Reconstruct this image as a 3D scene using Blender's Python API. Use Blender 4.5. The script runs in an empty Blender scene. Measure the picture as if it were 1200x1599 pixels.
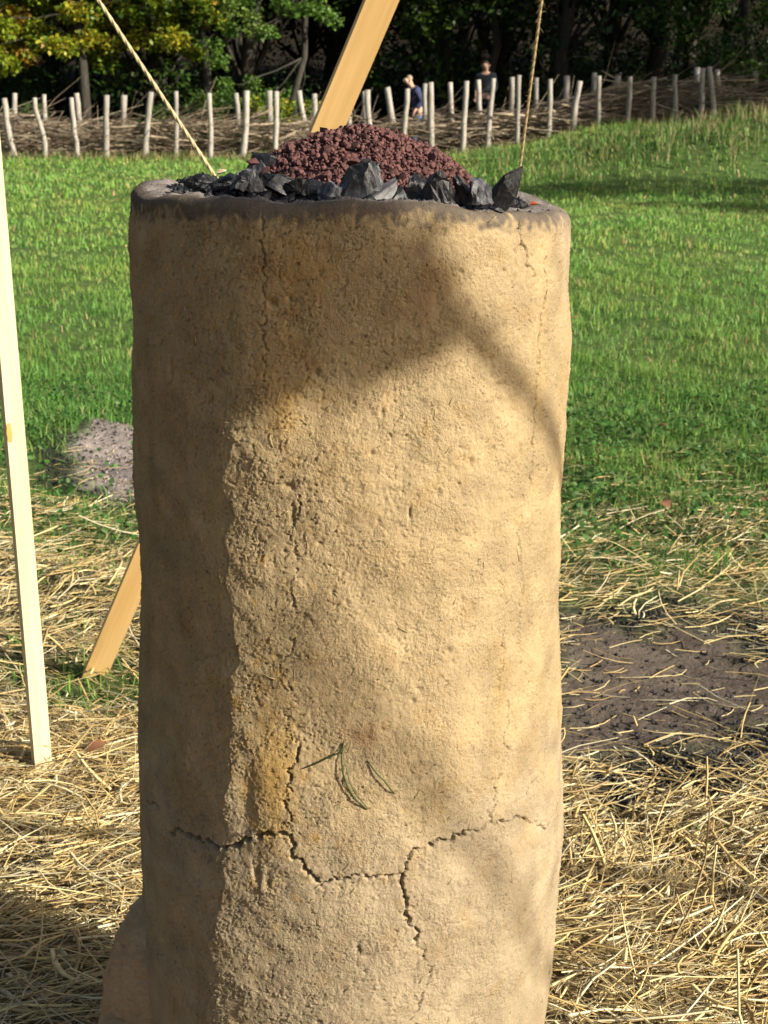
import bpy, bmesh, math, random
import numpy as np
from mathutils import Vector, Matrix, Quaternion

random.seed(7)
rng = np.random.default_rng(11)
SC = bpy.context.scene
COL = SC.collection
R = math.radians

# ------------------------------------------------------------------ camera, sky, sun, exposure
F_PX, PITCH, CAM_H = 2400.0, R(15.8), 1.6
cam_d = bpy.data.cameras.new('camera')
cam = bpy.data.objects.new('camera', cam_d)
COL.objects.link(cam)
cam.location = (0, 0, CAM_H)
cam.rotation_euler = (math.pi / 2 - PITCH, 0, 0)
cam_d.sensor_fit = 'VERTICAL'
cam_d.sensor_height = 36.0
cam_d.sensor_width = 27.0
cam_d.lens = 36.0 * F_PX / 1600.0
cam_d.clip_start = 0.05
cam_d.clip_end = 2000
cam_d.dof.use_dof = True
cam_d.dof.focus_distance = 1.85
cam_d.dof.aperture_fstop = 20.0
SC.camera = cam

SUN_AZ, SUN_EL = R(120.0), R(27.0)            # azimuth from +Y towards +X
S = Vector((math.sin(SUN_AZ) * math.cos(SUN_EL), math.cos(SUN_AZ) * math.cos(SUN_EL), math.sin(SUN_EL)))
world = bpy.data.worlds.new('World')
SC.world = world
world.use_nodes = True
wn = world.node_tree
sky = wn.nodes.new('ShaderNodeTexSky')
sky.sky_type = 'NISHITA'
sky.sun_disc = False
sky.sun_elevation = SUN_EL
sky.sun_rotation = SUN_AZ
sky.air_density = 1.2
sky.dust_density = 4.0
bg = wn.nodes['Background']
bg.inputs['Strength'].default_value = 0.058
wn.links.new(sky.outputs[0], bg.inputs[0])

sun_d = bpy.data.lights.new('sun', 'SUN')
sun_d.energy = 5.0
sun_d.angle = R(0.53)
sun_d.color = (1.0, 0.915, 0.76)
sun = bpy.data.objects.new('sun', sun_d)
COL.objects.link(sun)
sun.rotation_euler = S.to_track_quat('Z', 'Y').to_euler()
sun.location = (20, -12, 14)

SC.view_settings.view_transform = 'Standard'
SC.view_settings.look = 'None'
SC.view_settings.gamma = 1.0
SC.view_settings.exposure = 0.98
SC.view_settings.use_curve_mapping = False
SC.render.engine = 'CYCLES'
SC.cycles.max_bounces = 6
SC.cycles.diffuse_bounces = 3
SC.cycles.glossy_bounces = 2
SC.cycles.transmission_bounces = 3
SC.cycles.use_denoising = True

# ------------------------------------------------------------------ picture <-> place
CAMP = Vector((0, 0, CAM_H))
FWD = Vector((0, math.cos(PITCH), -math.sin(PITCH)))
UPV = Vector((0, math.sin(PITCH), math.cos(PITCH)))


def ray(px, py):
    return (FWD * F_PX + Vector((1, 0, 0)) * (px - 600) - UPV * (py - 799.5)).normalized()


def at_y(px, py, y):
    d = ray(px, py)
    return CAMP + d * (y / d.y)


def project(P):
    """photo pixels of world points (N,3)"""
    P = np.asarray(P, float)
    x, y, z = P[:, 0], P[:, 1], P[:, 2] - CAM_H
    dep = y * FWD.y + z * FWD.z
    up = y * UPV.y + z * UPV.z
    return 600 + F_PX * x / dep, 799.5 - F_PX * up / dep, dep


def sstep(a, b, x):
    t = np.clip((np.asarray(x, float) - a) / (b - a), 0, 1)
    return t * t * (3 - 2 * t)


def tz(x, y):
    """height of the ground"""
    x = np.asarray(x, float)
    y = np.asarray(y, float)
    micro = 0.012 * np.sin(x * 7.1 + 1.7 * np.sin(y * 4.3)) + 0.010 * np.sin(y * 9.3 + 1.1 * np.sin(x * 5.7)) + 0.006 * np.sin(x * 17 + y * 13)
    bank = 0.72 * sstep(0.3, 6.0, x + 0.25 * np.sin(y * .9)) * sstep(22.3, 27.5, y + 0.5 * np.sin(x * 1.3))
    bank = bank + 0.06 * np.sin(x * 1.9) * sstep(22, 26, y) * sstep(1, 5, x)
    bank = bank + 0.36 * np.exp(-((x - 6.6) / 2.3) ** 2 - ((y - 25.6) / 1.5) ** 2)
    far = 0.05 * np.maximum(y - 36, 0) * sstep(36, 60, y)
    added_hill = 0.35 * np.maximum(y - 74, 0) * sstep(74, 100, y)  # rise added behind the wood to block bright sky between the trunks
    added_hill = np.minimum(added_hill, 45)
    roll = 0.05 * np.sin(x * .35 + 1) * sstep(9, 16, y) * np.sin(y * .5)
    return micro + bank + far + added_hill + roll


def ground(px, py):
    d = ray(px, py)
    t = CAM_H / max(1e-4, -d.z)
    lo = 1.0
    P = CAMP
    s = lo
    step = 0.02
    while s < 120:
        P = CAMP + d * s
        if P.z < float(tz(P.x, P.y)):
            return P
        s += step * max(1, s / 4)
    return P


# ------------------------------------------------------------------ mesh helpers
def new_mesh(name, V, polys, col=None, smooth=False, uv=None):
    """polys: list of (M,k) int arrays; col: (N,3) per-vertex colours"""
    V = np.asarray(V, np.float32)
    me = bpy.data.meshes.new(name)
    polys = [np.asarray(p, np.int32) for p in polys if len(p)]
    nl = sum(p.size for p in polys)
    npoly = sum(len(p) for p in polys)
    me.vertices.add(len(V))
    me.vertices.foreach_set('co', V.ravel())
    me.loops.add(nl)
    me.polygons.add(npoly)
    me.loops.foreach_set('vertex_index', np.concatenate([p.ravel() for p in polys]))
    tot = np.concatenate([np.full(len(p), p.shape[1], np.int32) for p in polys])
    st = np.concatenate([[0], np.cumsum(tot)[:-1]]).astype(np.int32)
    me.polygons.foreach_set('loop_start', st)
    try:
        me.polygons.foreach_set('loop_total', tot)
    except Exception:
        pass
    if smooth:
        me.polygons.foreach_set('use_smooth', np.ones(npoly, bool))
    if col is not None:
        a = me.color_attributes.new('col', 'FLOAT_COLOR', 'POINT')
        c = np.ones((len(V), 4), np.float32)
        c[:, :3] = col
        a.data.foreach_set('color', c.ravel())
    me.update(calc_edges=True)
    me.validate()
    return me


def link(name, me, mat=None, parent=None, loc=None, **props):
    o = bpy.data.objects.new(name, me)
    COL.objects.link(o)
    if mat is not None and me is not None and len(me.materials) == 0:
        me.materials.append(mat)
    if parent is not None:
        o.parent = parent
    if loc is not None:
        o.location = loc
    for k, v in props.items():
        o[k] = v
    return o


def empty(name, loc, label, category, group=None):
    o = bpy.data.objects.new(name, None)
    o.empty_display_size = 0.05
    COL.objects.link(o)
    o.location = loc
    o['label'] = label
    o['category'] = category
    if group:
        o['group'] = group
    return o


def tubes_np(paths, radii, sides=5, caps=True, twist=None):
    """paths: list of (n,3) arrays; radii: list of (n,) arrays -> verts, [quads, tris]"""
    VV, QQ, TT = [], [], []
    base = 0
    for pi, (P, r) in enumerate(zip(paths, radii)):
        P = np.asarray(P, float)
        n = len(P)
        r = np.broadcast_to(np.asarray(r, float), (n,))
        T = np.gradient(P, axis=0)
        T /= np.linalg.norm(T, axis=1)[:, None] + 1e-9
        ref = np.array([0, 0, 1.0]) if abs(T[0, 2]) < 0.9 else np.array([1.0, 0, 0])
        N = np.cross(T, ref)
        N /= np.linalg.norm(N, axis=1)[:, None] + 1e-9
        B = np.cross(T, N)
        a = np.linspace(0, 2 * np.pi, sides, endpoint=False)
        ring = np.cos(a)[None, :, None] * N[:, None, :] + np.sin(a)[None, :, None] * B[:, None, :]
        V = P[:, None, :] + r[:, None, None] * ring
        V = V.reshape(-1, 3)
        i = np.arange(n - 1)[:, None] * sides
        j = np.arange(sides)[None, :]
        jn = (j + 1) % sides
        q = np.stack([i + j, i + sides + j, i + sides + jn, i + jn], -1).reshape(-1, 4) + base
        VV.append(V)
        QQ.append(q)
        extra = 0
        if caps:
            c0, c1 = base + n * sides, base + n * sides + 1
            VV.append(np.array([P[0], P[-1]]))
            jj = np.arange(sides)
            jjn = (jj + 1) % sides
            TT.append(np.stack([np.full(sides, c0), base + jj, base + jjn], -1))
            e = base + (n - 1) * sides
            TT.append(np.stack([np.full(sides, c1), e + jjn, e + jj], -1))
            extra = 2
        base += n * sides + extra
    return np.concatenate(VV), [np.concatenate(QQ)] + ([np.concatenate(TT)] if TT else [])


def hull_mesh(name, pts, mat=None, smooth=False):
    bm = bmesh.new()
    for p in pts:
        bm.verts.new(p)
    res = bmesh.ops.convex_hull(bm, input=bm.verts)
    junk = list({g for g in res['geom_interior'] + res['geom_unused'] if isinstance(g, bmesh.types.BMVert)})
    if junk:
        bmesh.ops.delete(bm, geom=junk, context='VERTS')
    bmesh.ops.recalc_face_normals(bm, faces=bm.faces)
    me = bpy.data.meshes.new(name)
    bm.to_mesh(me)
    bm.free()
    if smooth:
        for p in me.polygons:
            p.use_smooth = True
    if mat:
        me.materials.append(mat)
    return me


# ------------------------------------------------------------------ materials
def mat_new(name):
    m = bpy.data.materials.new(name)
    m.use_nodes = True
    nt = m.node_tree
    return m, nt, nt.nodes['Principled BSDF']


def nd(nt, t, **kw):
    n = nt.nodes.new(t)
    for k, v in kw.items():
        setattr(n, k, v)
    return n


def mix_rgb(nt, fac, a, b, blend='MIX'):
    n = nt.nodes.new('ShaderNodeMix')
    n.data_type = 'RGBA'
    n.blend_type = blend
    for sock, val in ((n.inputs[0], fac), (n.inputs[6], a), (n.inputs[7], b)):
        if hasattr(val, 'is_linked') or hasattr(val, 'links'):
            nt.links.new(val, sock)
        elif isinstance(val, (int, float)):
            sock.default_value = val
        else:
            sock.default_value = (*val, 1)
    return n.outputs[2]


def noise(nt, scale, detail=4, rough=.6, vec=None, stretch=None):
    n = nt.nodes.new('ShaderNodeTexNoise')
    n.inputs['Scale'].default_value = scale
    n.inputs['Detail'].default_value = detail
    n.inputs['Roughness'].default_value = rough
    tc = nt.nodes.new('ShaderNodeTexCoord')
    src = tc.outputs['Object']
    if stretch:
        mp = nt.nodes.new('ShaderNodeMapping')
        mp.inputs['Scale'].default_value = stretch
        nt.links.new(src, mp.inputs[0])
        src = mp.outputs[0]
    nt.links.new(src, n.inputs['Vector'])
    return n.outputs['Fac']


def ramp(nt, fac, stops):
    n = nt.nodes.new('ShaderNodeValToRGB')
    el = n.color_ramp.elements
    while len(el) < len(stops):
        el.new(.5)
    for e, (p, c) in zip(el, stops):
        e.position = p
        e.color = (*c, 1)
    nt.links.new(fac, n.inputs[0])
    return n.outputs[0]


def bump(nt, bsdf, h, strength, dist):
    b = nt.nodes.new('ShaderNodeBump')
    b.inputs['Strength'].default_value = strength
    b.inputs['Distance'].default_value = dist
    nt.links.new(h, b.inputs['Height'])
    nt.links.new(b.outputs[0], bsdf.inputs['Normal'])


def obj_random(nt):
    return nt.nodes.new('ShaderNodeObjectInfo').outputs['Random']


def m_attr(name, rough=.8, var=.35, scale=30, translucent=0.0, bump_s=0, bump_d=.01, bump_scale=80, spec=.3):
    m, nt, b = mat_new(name)
    a = nd(nt, 'ShaderNodeAttribute', attribute_name='col')
    col = a.outputs['Color']
    if var:
        f = noise(nt, scale)
        g = ramp(nt, f, [(.25, (1 - var,) * 3), (.75, (1 + var * .6,) * 3)])
        col = mix_rgb(nt, 1.0, col, g, 'MULTIPLY')
    nt.links.new(col, b.inputs['Base Color'])
    b.inputs['Roughness'].default_value = rough
    b.inputs['Specular IOR Level'].default_value = spec
    if bump_s:
        bump(nt, b, noise(nt, bump_scale, 6, .65), bump_s, bump_d)
    if translucent:
        tr = nd(nt, 'ShaderNodeBsdfTranslucent')
        nt.links.new(col, tr.inputs[0])
        mx = nd(nt, 'ShaderNodeMixShader')
        mx.inputs[0].default_value = translucent
        nt.links.new(b.outputs[0], mx.inputs[1])
        nt.links.new(tr.outputs[0], mx.inputs[2])
        nt.links.new(mx.outputs[0], nt.nodes['Material Output'].inputs[0])
    return m


def m_plain(name, c1, c2, scale=20, rough=.8, bump_s=.3, bump_d=.004, stretch=None, rnd=0.0, spec=.3, detail=5):
    m, nt, b = mat_new(name)
    f = noise(nt, scale, detail, .6, stretch=stretch)
    col = ramp(nt, f, [(.3, c1), (.7, c2)])
    if rnd:
        r = obj_random(nt)
        g = ramp(nt, r, [(0, (1 - rnd,) * 3), (1, (1 + rnd,) * 3)])
        col = mix_rgb(nt, 1.0, col, g, 'MULTIPLY')
    nt.links.new(col, b.inputs['Base Color'])
    b.inputs['Roughness'].default_value = rough
    b.inputs['Specular IOR Level'].default_value = spec
    if bump_s:
        bump(nt, b, f, bump_s, bump_d)
    return m


def m_clay():
    m, nt, b = mat_new('clay')
    a = nd(nt, 'ShaderNodeAttribute', attribute_name='col')
    g = ramp(nt, noise(nt, 240, 5, .7), [(.3, (.86,) * 3), (.7, (1.10,) * 3)])
    nt.links.new(mix_rgb(nt, 1.0, a.outputs['Color'], g, 'MULTIPLY'), b.inputs['Base Color'])
    b.inputs['Roughness'].default_value = .95
    b.inputs['Specular IOR Level'].default_value = .10
    n1 = noise(nt, 400, 3, .7)
    n2 = noise(nt, 150, 2, .5, stretch=(1, 1, .55))
    pat = ramp(nt, noise(nt, 16, 3, .6), [(.36, (.35,) * 3), (.62, (1.0,) * 3)])
    h = mix_rgb(nt, .42, n1, n2)
    h = mix_rgb(nt, 1.0, h, pat, 'MULTIPLY')
    bump(nt, b, h, 1.0, .0052)
    return m


M_CLAY = m_clay()
M_GROUND = m_attr('soil', rough=.95, var=.45, scale=14, bump_s=.8, bump_d=.02, bump_scale=45, spec=.1)
M_GRASS = m_attr('grass_blade', rough=.55, var=0, translucent=.35, spec=.35)
M_LEAF = m_attr('tree_leaf', rough=.5, var=0, translucent=.35, spec=.35)
M_STRAW = m_attr('straw', rough=.5, var=.18, scale=70, spec=.4)
M_TWIG = m_attr('twig', rough=.85, var=.3, scale=25)
M_ROCKS = m_attr('rubble', rough=.8, var=.3, scale=120, bump_s=.5, bump_d=.002, bump_scale=300)
M_POST = m_plain('peeled_post_wood', (.20, .184, .162), (.40, .372, .335), scale=4, rough=.8, bump_s=.5, bump_d=.01, stretch=(9, 9, 1.2), rnd=.16)
M_BRANCH = m_plain('dead_branch_bark', (.12, .092, .064), (.37, .30, .215), scale=7, rough=.9, bump_s=.5, bump_d=.01, stretch=(1, 6, 6), rnd=.5)
M_BARK = m_plain('tree_bark', (.018, .016, .012), (.052, .048, .04), scale=5, rough=.9, bump_s=.8, bump_d=.03, stretch=(4, 4, 1), rnd=.2)
M_ORE = m_plain('roasted_ore', (.046, .021, .021), (.138, .060, .056), scale=110, rough=.8, bump_s=.8, bump_d=.0015, rnd=.55)
M_BATTEN = m_plain('pale_batten_wood', (.54, .43, .24), (.69, .59, .39), scale=2.6, rough=.6, bump_s=.2, bump_d=.001, stretch=(16, 16, .8))
M_PLANK = m_plain('yellow_plank_wood', (.54, .345, .135), (.70, .485, .22), scale=2.6, rough=.55, bump_s=.2, bump_d=.001, stretch=(14, 14, .7))
M_KNOT = m_plain('resin_stain', (.42, .22, .06), (.55, .32, .10), scale=30, rough=.5)
M_ROPE = m_plain('hemp_rope', (.34, .29, .17), (.46, .40, .26), scale=160, rough=.9, bump_s=.4, bump_d=.001)
M_JUTE = m_plain('jute_rope', (.29, .22, .11), (.40, .32, .18), scale=200, rough=.9, bump_s=.4, bump_d=.001)


def m_charcoal(name, c1, c2, rough):
    m, nt, b = mat_new(name)
    f = noise(nt, 90, 6, .7, stretch=(2, 2, .9))
    g = noise(nt, 34, 4, .6)
    c = ramp(nt, g, [(.40, c1), (.66, c2)])
    r = ramp(nt, obj_random(nt), [(0, (.6,) * 3), (1, (1.35,) * 3)])
    c = mix_rgb(nt, 1.0, c, r, 'MULTIPLY')
    nt.links.new(c, b.inputs['Base Color'])
    rr = ramp(nt, f, [(.35, (rough - .14,) * 3), (.65, (rough + .2,) * 3)])
    nt.links.new(rr, b.inputs['Roughness'])
    b.inputs['Specular IOR Level'].default_value = .42
    bump(nt, b, f, .55, .003)
    return m


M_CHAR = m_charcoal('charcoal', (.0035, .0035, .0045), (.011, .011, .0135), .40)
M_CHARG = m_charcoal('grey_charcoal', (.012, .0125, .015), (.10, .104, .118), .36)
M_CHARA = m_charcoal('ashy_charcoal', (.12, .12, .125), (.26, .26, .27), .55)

# ------------------------------------------------------------------ ground zones (given where they lie in the picture, stored by place)
def ell(px, py, cx, cy, rx, ry, soft=.35, wob=0.12):
    a = np.arctan2((py - cy) / ry, (px - cx) / rx)
    d = np.hypot((px - cx) / rx, (py - cy) / ry)
    d = d * (1 + wob * np.sin(3 * a + cx) + wob * .7 * np.sin(7 * a + cy) + wob * .5 * np.sin(13 * a))
    return 1 - sstep(1 - soft, 1 + soft, d)


def wob2(x, y):
    return .5 * np.sin(x * 5.1 + 2 * np.sin(y * 3.7)) + .3 * np.sin(y * 11 + 2 * np.sin(x * 8.3)) + .2 * np.sin(x * 19 + 15 * y)


def zones(x, y):
    x = np.asarray(x, float)
    y = np.asarray(y, float)
    P = np.stack([x, y, np.zeros_like(x)], -1)
    P[:, 1] = np.maximum(P[:, 1], 1.5)
    px, py, _ = project(P)
    w = wob2(x, y) * 45
    q = py + w
    left = 1 - sstep(300, 800, px)
    s_l = .10 * sstep(690, 790, q) + .45 * sstep(800, 850, q) + .45 * sstep(1060, 1190, q)
    s_r = .08 * sstep(650, 740, q) + .27 * sstep(770, 900, q) + .55 * sstep(1130, 1210, q)
    straw = s_l * left + s_r * (1 - left)
    patch = ell(px, py, 1060, 1082, 240, 98, .24, .2)          # old hearth of bare earth on the right
    patch_rim = ell(px, py, 1050, 1085, 300, 150, .2) * (1 - patch)
    fire = ell(px, py, 200, 716, 92, 52, .2)                # ash patch on the left
    fire_rim = ell(px, py, 190, 722, 135, 72, .3) * (1 - fire)
    green = np.clip(ell(px, py, 150, 1075, 95, 45, .4) * .9 + ell(px, py, 120, 830, 130, 36, .4) * .8 + ell(px, py, 1000, 880, 120, 26, .5) * .5
                    + ell(px, py, 20, 1030, 40, 40) * .6, 0, 1)
    straw = straw * (1 - .985 * patch) * (1 - .62 * patch_rim) * (1 - .95 * fire) * (1 - .4 * fire_rim) * (1 - .75 * green)
    g_l = 1 - .62 * sstep(655, 760, q) - .33 * sstep(900, 1100, q)
    g_r = 1 - .55 * sstep(720, 850, q) - .42 * sstep(880, 960, q)
    grass = g_l * left + g_r * (1 - left)
    grass = np.clip(np.maximum(grass, green), 0, 1) * (1 - patch) * (1 - fire) * (1 - .9 * patch_rim) * (1 - .75 * fire_rim)
    return dict(straw=straw, patch=patch, prim=patch_rim, fire=fire, frim=fire_rim, grass=grass, px=px, py=py)


# ------------------------------------------------------------------ ground
def axis(parts):
    out = []
    for a, b, n in parts:
        out.append(np.linspace(a, b, n, endpoint=False))
    return np.concatenate(out + [[parts[-1][1]]])


gx = axis([(-400, -60, 12), (-60, -14, 24), (-14, -2.4, 50), (-2.4, 2.4, 170), (2.4, 14, 50), (14, 60, 24), (60, 400, 12)])
gy = axis([(-120, -10, 14), (-10, 1.6, 24), (1.6, 8.5, 230), (8.5, 40, 130), (40, 120, 50), (120, 500, 16)])
GX, GY = np.meshgrid(gx, gy)
GZ = tz(GX, GY)
flat = (GX.ravel(), GY.ravel())
z_ = zones(*flat)
near = (flat[1] > 1.5) & (flat[1] < 9)
fine = rng.normal(0, 1, GX.size) * .004
GZ = GZ.ravel() + np.where(near, fine, 0)
soil_straw = np.array([.19, .138, .066])
soil_grass = np.array([.085, .135, .040])
soil_patch = np.array([.122, .098, .080])
soil_char = np.array([.020, .018, .018])
soil_ash = np.array([.30, .255, .235])
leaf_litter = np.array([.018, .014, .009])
c = soil_grass[None] * np.ones((GX.size, 1))
s01 = np.clip(z_['straw'] * 1.6, 0, 1)[:, None]
sd_ = sstep(.45, .95, z_['straw'])[:, None]
c = c * (1 - s01) + (np.array([.060, .050, .028]) * (1 - sd_) + soil_straw * sd_) * s01
nearm = near[:, None]


def blend(c, colr, m):
    m = (m * near)[:, None]
    return c * (1 - m) + colr * m


c = blend(c, soil_char, np.clip(z_['prim'] * .9, 0, 1))
c = blend(c, soil_patch, z_['patch'])
c = blend(c, soil_char, np.clip(z_['frim'] * .8, 0, 1))
c = blend(c, soil_ash, z_['fire'])
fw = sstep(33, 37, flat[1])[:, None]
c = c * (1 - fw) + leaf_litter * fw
ny, nx = GX.shape
i = (np.arange(ny - 1)[:, None] * nx + np.arange(nx - 1)[None, :]).ravel()
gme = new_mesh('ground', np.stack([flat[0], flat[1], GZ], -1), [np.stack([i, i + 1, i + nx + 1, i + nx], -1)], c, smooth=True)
link('ground', gme, M_GROUND, kind='structure', label='meadow ground of turf, bare earth and ash')

# ------------------------------------------------------------------ clay furnace
FY = 2.0                                                     # distance of the furnace axis
SIL = [(262, 203, 897), (330, 204, 894), (420, 205, 893), (520, 207, 891), (600, 210, 888), (700, 214, 884), (800, 218, 877), (900, 221, 873),
       (1000, 222, 872), (1100, 219, 877), (1200, 217, 880), (1300, 222, 878), (1400, 228, 868), (1500, 232, 859), (1599, 236, 852), (1750, 236, 852)]
tab = []
for (py, l, r_) in SIL:
    a, b = at_y(l, py, FY), at_y(r_, py, FY)
    dep = (a - CAMP).dot(FWD)
    h = (b.x - a.x) / 2 / dep
    tab.append((a.z, (a.x + b.x) / 2, h * dep / math.sqrt(1 + h * h)))
tab.sort()
TZ, TC, TR = [np.array(v) for v in zip(*tab)]


def prof(z):
    return np.interp(z, TZ, TC), np.interp(z, TZ, TR)


def on_furnace(px, py):
    """(theta, z, point) of a picture point on the furnace wall"""
    d = ray(px, py)
    cx, r = -.04, .29
    for _ in range(6):
        ox, oy = -cx, -FY
        A = d.x ** 2 + d.y ** 2
        B = ox * d.x + oy * d.y
        C = ox * ox + oy * oy - r * r
        disc = max(B * B - A * C, 0)
        t = (-B - math.sqrt(disc)) / A
        P = CAMP + d * t
        cx, r = [float(v) for v in prof(P.z)]
    return math.atan2(P.x - cx, -(P.y - FY)), P.z, P


zl = at_y(230, 287, FY).z
zr = at_y(880, 319, FY).z
zf = at_y(560, 313, FY - .262).z


def rim_z(th):
    return (zl + zr) / 2 - .004 + (zr - zl) / 2 * np.sin(th) + (zf - (zl + zr) / 2) * np.clip(np.cos(th), 0, 1) + .004 * np.sin(3 * th + 1) + .0025 * np.sin(7 * th) + .0015 * np.sin(15 * th + 2)


CELL = .0016
NS = int(2 * math.pi * .29 / CELL)
NZ = int(1.47 / CELL)
ths = np.linspace(-math.pi, math.pi, NS, endpoint=False)
us = np.linspace(0, 1, NZ)                                    # height as share of the rim height
kx = np.fft.fftfreq(NS, CELL)[None, :]
kz = np.fft.rfftfreq(NZ * 2, CELL)[None, :]


def band(lo, hi, ax=1.0, az=1.0, seed=0):
    """band-passed noise on the wall, wavelengths lo..hi metres, unit deviation"""
    g = np.random.default_rng(seed).normal(0, 1, (NZ, NS))
    fz = np.fft.fftfreq(NZ, CELL)[:, None]
    fx = np.fft.rfftfreq(NS, CELL)[None, :]
    k = np.hypot(fx * ax, fz * az)
    w = np.exp(-(k * lo) ** 2) * (1 - np.exp(-(k * hi) ** 2))
    h = np.fft.irfft2(np.fft.rfft2(g) * w, s=(NZ, NS))
    return h / (h.std() + 1e-12)


H = band(.16, .5, seed=1) * .0018
H += band(.05, .16, seed=2) * .0005
H += band(.018, .05, seed=3) * .00026
rough_mask = np.clip(.62 + .42 * band(.04, .18, seed=4), .12, 1.35)
H += band(.0062, .016, seed=5) * .00013 * rough_mask
H += band(.0026, .0060, seed=6) * .00042 * rough_mask
RP = [(328, 390), (420, 385), (520, 382), (600, 385), (660, 366), (740, 360), (840, 364), (900, 372), (1000, 376), (1100, 372), (1200, 366), (1300, 368), (1400, 358), (1500, 346), (1599, 330)]
rz_, rt_ = zip(*sorted((on_furnace(x_, y_)[1], on_furnace(x_, y_)[0]) for y_, x_ in RP))
th0 = np.interp(us * float(np.mean(rim_z(ths))), rz_, rt_)[:, None] + .014 * band(.06, .2, seed=51)[:, :1]
dth = ths[None, :] - th0
dth = np.sqrt(dth * dth + .028 ** 2) * np.where(dth > 0, 1 / .50, 1 / .21)
H += .0165 * np.exp(-dth) * (.45 + .55 * sstep(.86, .76, us))[:, None]
vert_mask = sstep(.36, .30, us)[:, None]
H += band(.006, .02, ax=1.6, az=.45, seed=8) * .00035 * vert_mask * rough_mask
frng = np.random.default_rng(21)


def to_cell(th, z):
    u = z / float(np.mean(rim_z(np.array([th]))))
    return (th + math.pi) / (2 * math.pi) * NS, u * (NZ - 1)


# straw fibres pressed into the clay, raised or torn out
nfib = 16000
for k in range(nfib):
    ci, ri = frng.uniform(NS * .18, NS * .82), frng.uniform(NZ * .26, NZ - 8)
    L = frng.uniform(3, 11)
    a = frng.normal(0.9, .9)
    n = int(L) + 1
    t = np.linspace(-.5, .5, n) * L
    cc = (ci + t * math.cos(a) + .04 * t * t).astype(int) % NS
    rr = np.clip((ri + t * math.sin(a)).astype(int), 0, NZ - 1)
    up_ = frng.random() < .62
    H[rr, cc] += (.0008 if up_ else -.0011) * frng.uniform(.35, 1.1)
# pores
for k in range(11000):
    ci, ri = int(frng.uniform(NS * .18, NS * .82)), int(frng.uniform(NZ * .27, NZ - 10))
    dpt = frng.uniform(.0008, .0026)
    H[ri, ci] -= dpt
    if frng.random() < .5:
        H[ri + int(frng.integers(0, 2)), ci + 1] -= dpt * .8
# pits
for k in range(240):
    ci, ri = int(frng.uniform(NS * .2, NS * .8)), int(frng.uniform(NZ * .28, NZ - 12))
    s = frng.uniform(.8, 2.3)
    R_ = 6
    yy, xx = np.mgrid[-R_:R_ + 1, -R_:R_ + 1]
    g = np.exp(-((xx / s) ** 2 + (yy / (s * frng.uniform(.7, 1.8))) ** 2))
    r0, c0 = max(ri - R_, 0), ci - R_
    r1 = min(ri + R_ + 1, NZ)
    H[r0:r1, c0:c0 + 2 * R_ + 1] -= (frng.uniform(.001, .003) * g)[:r1 - r0]


def gouge(px, py, w, h, depth, ang=0):
    th, z, _ = on_furnace(px, py)
    ci, ri = to_cell(th, z)
    sx, sz = w / 1371 / CELL / 2, h / 1371 / CELL / 2
    R_ = int(max(sx, sz) * 3) + 2
    yy, xx = np.mgrid[-R_:R_ + 1, -R_:R_ + 1]
    ca, sa = math.cos(ang), math.sin(ang)
    g = np.exp(-(((xx * ca + yy * sa) / sx) ** 2 + ((-xx * sa + yy * ca) / sz) ** 2))
    r0, c0 = int(ri) - R_, int(ci) - R_
    a0 = max(r0, 0)
    r1 = min(r0 + 2 * R_ + 1, NZ)
    H[a0:r1, c0:c0 + 2 * R_ + 1] -= depth * g[a0 - r0:r1 - r0]


for g_ in [(427, 470, 14, 12, .006), (272, 575, 9, 30, .005), (215, 410, 7, 26, .004), (340, 520, 18, 14, .003), (452, 755, 14, 9, .004), (407, 1360, 11, 30, .006),
           (425, 1375, 8, 22, .003), (640, 798, 5, 24, .005), (719, 424, 8, 8, .003), (680, 470, 24, 40, .003), (655, 1075, 12, 10, .004), (645, 1090, 8, 7, .003),
           (700, 1015, 9, 9, .004), (460, 800, 8, 30, .003), (325, 805, 8, 18, .004), (560, 1480, 8, 20, .004), (575, 1490, 14, 10, .003), (500, 1590, 12, 8, .004),
           (330, 1590, 20, 10, .005), (770, 560, 20, 14, .003), (780, 600, 30, 10, .003), (597, 643, 6, 12, .004), (717, 698, 12, 6, .003)]:
    gouge(*g_)
gouge(760, 565, 22, 110, .004, .75)
gouge(392, 1240, 34, 120, .005)

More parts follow.
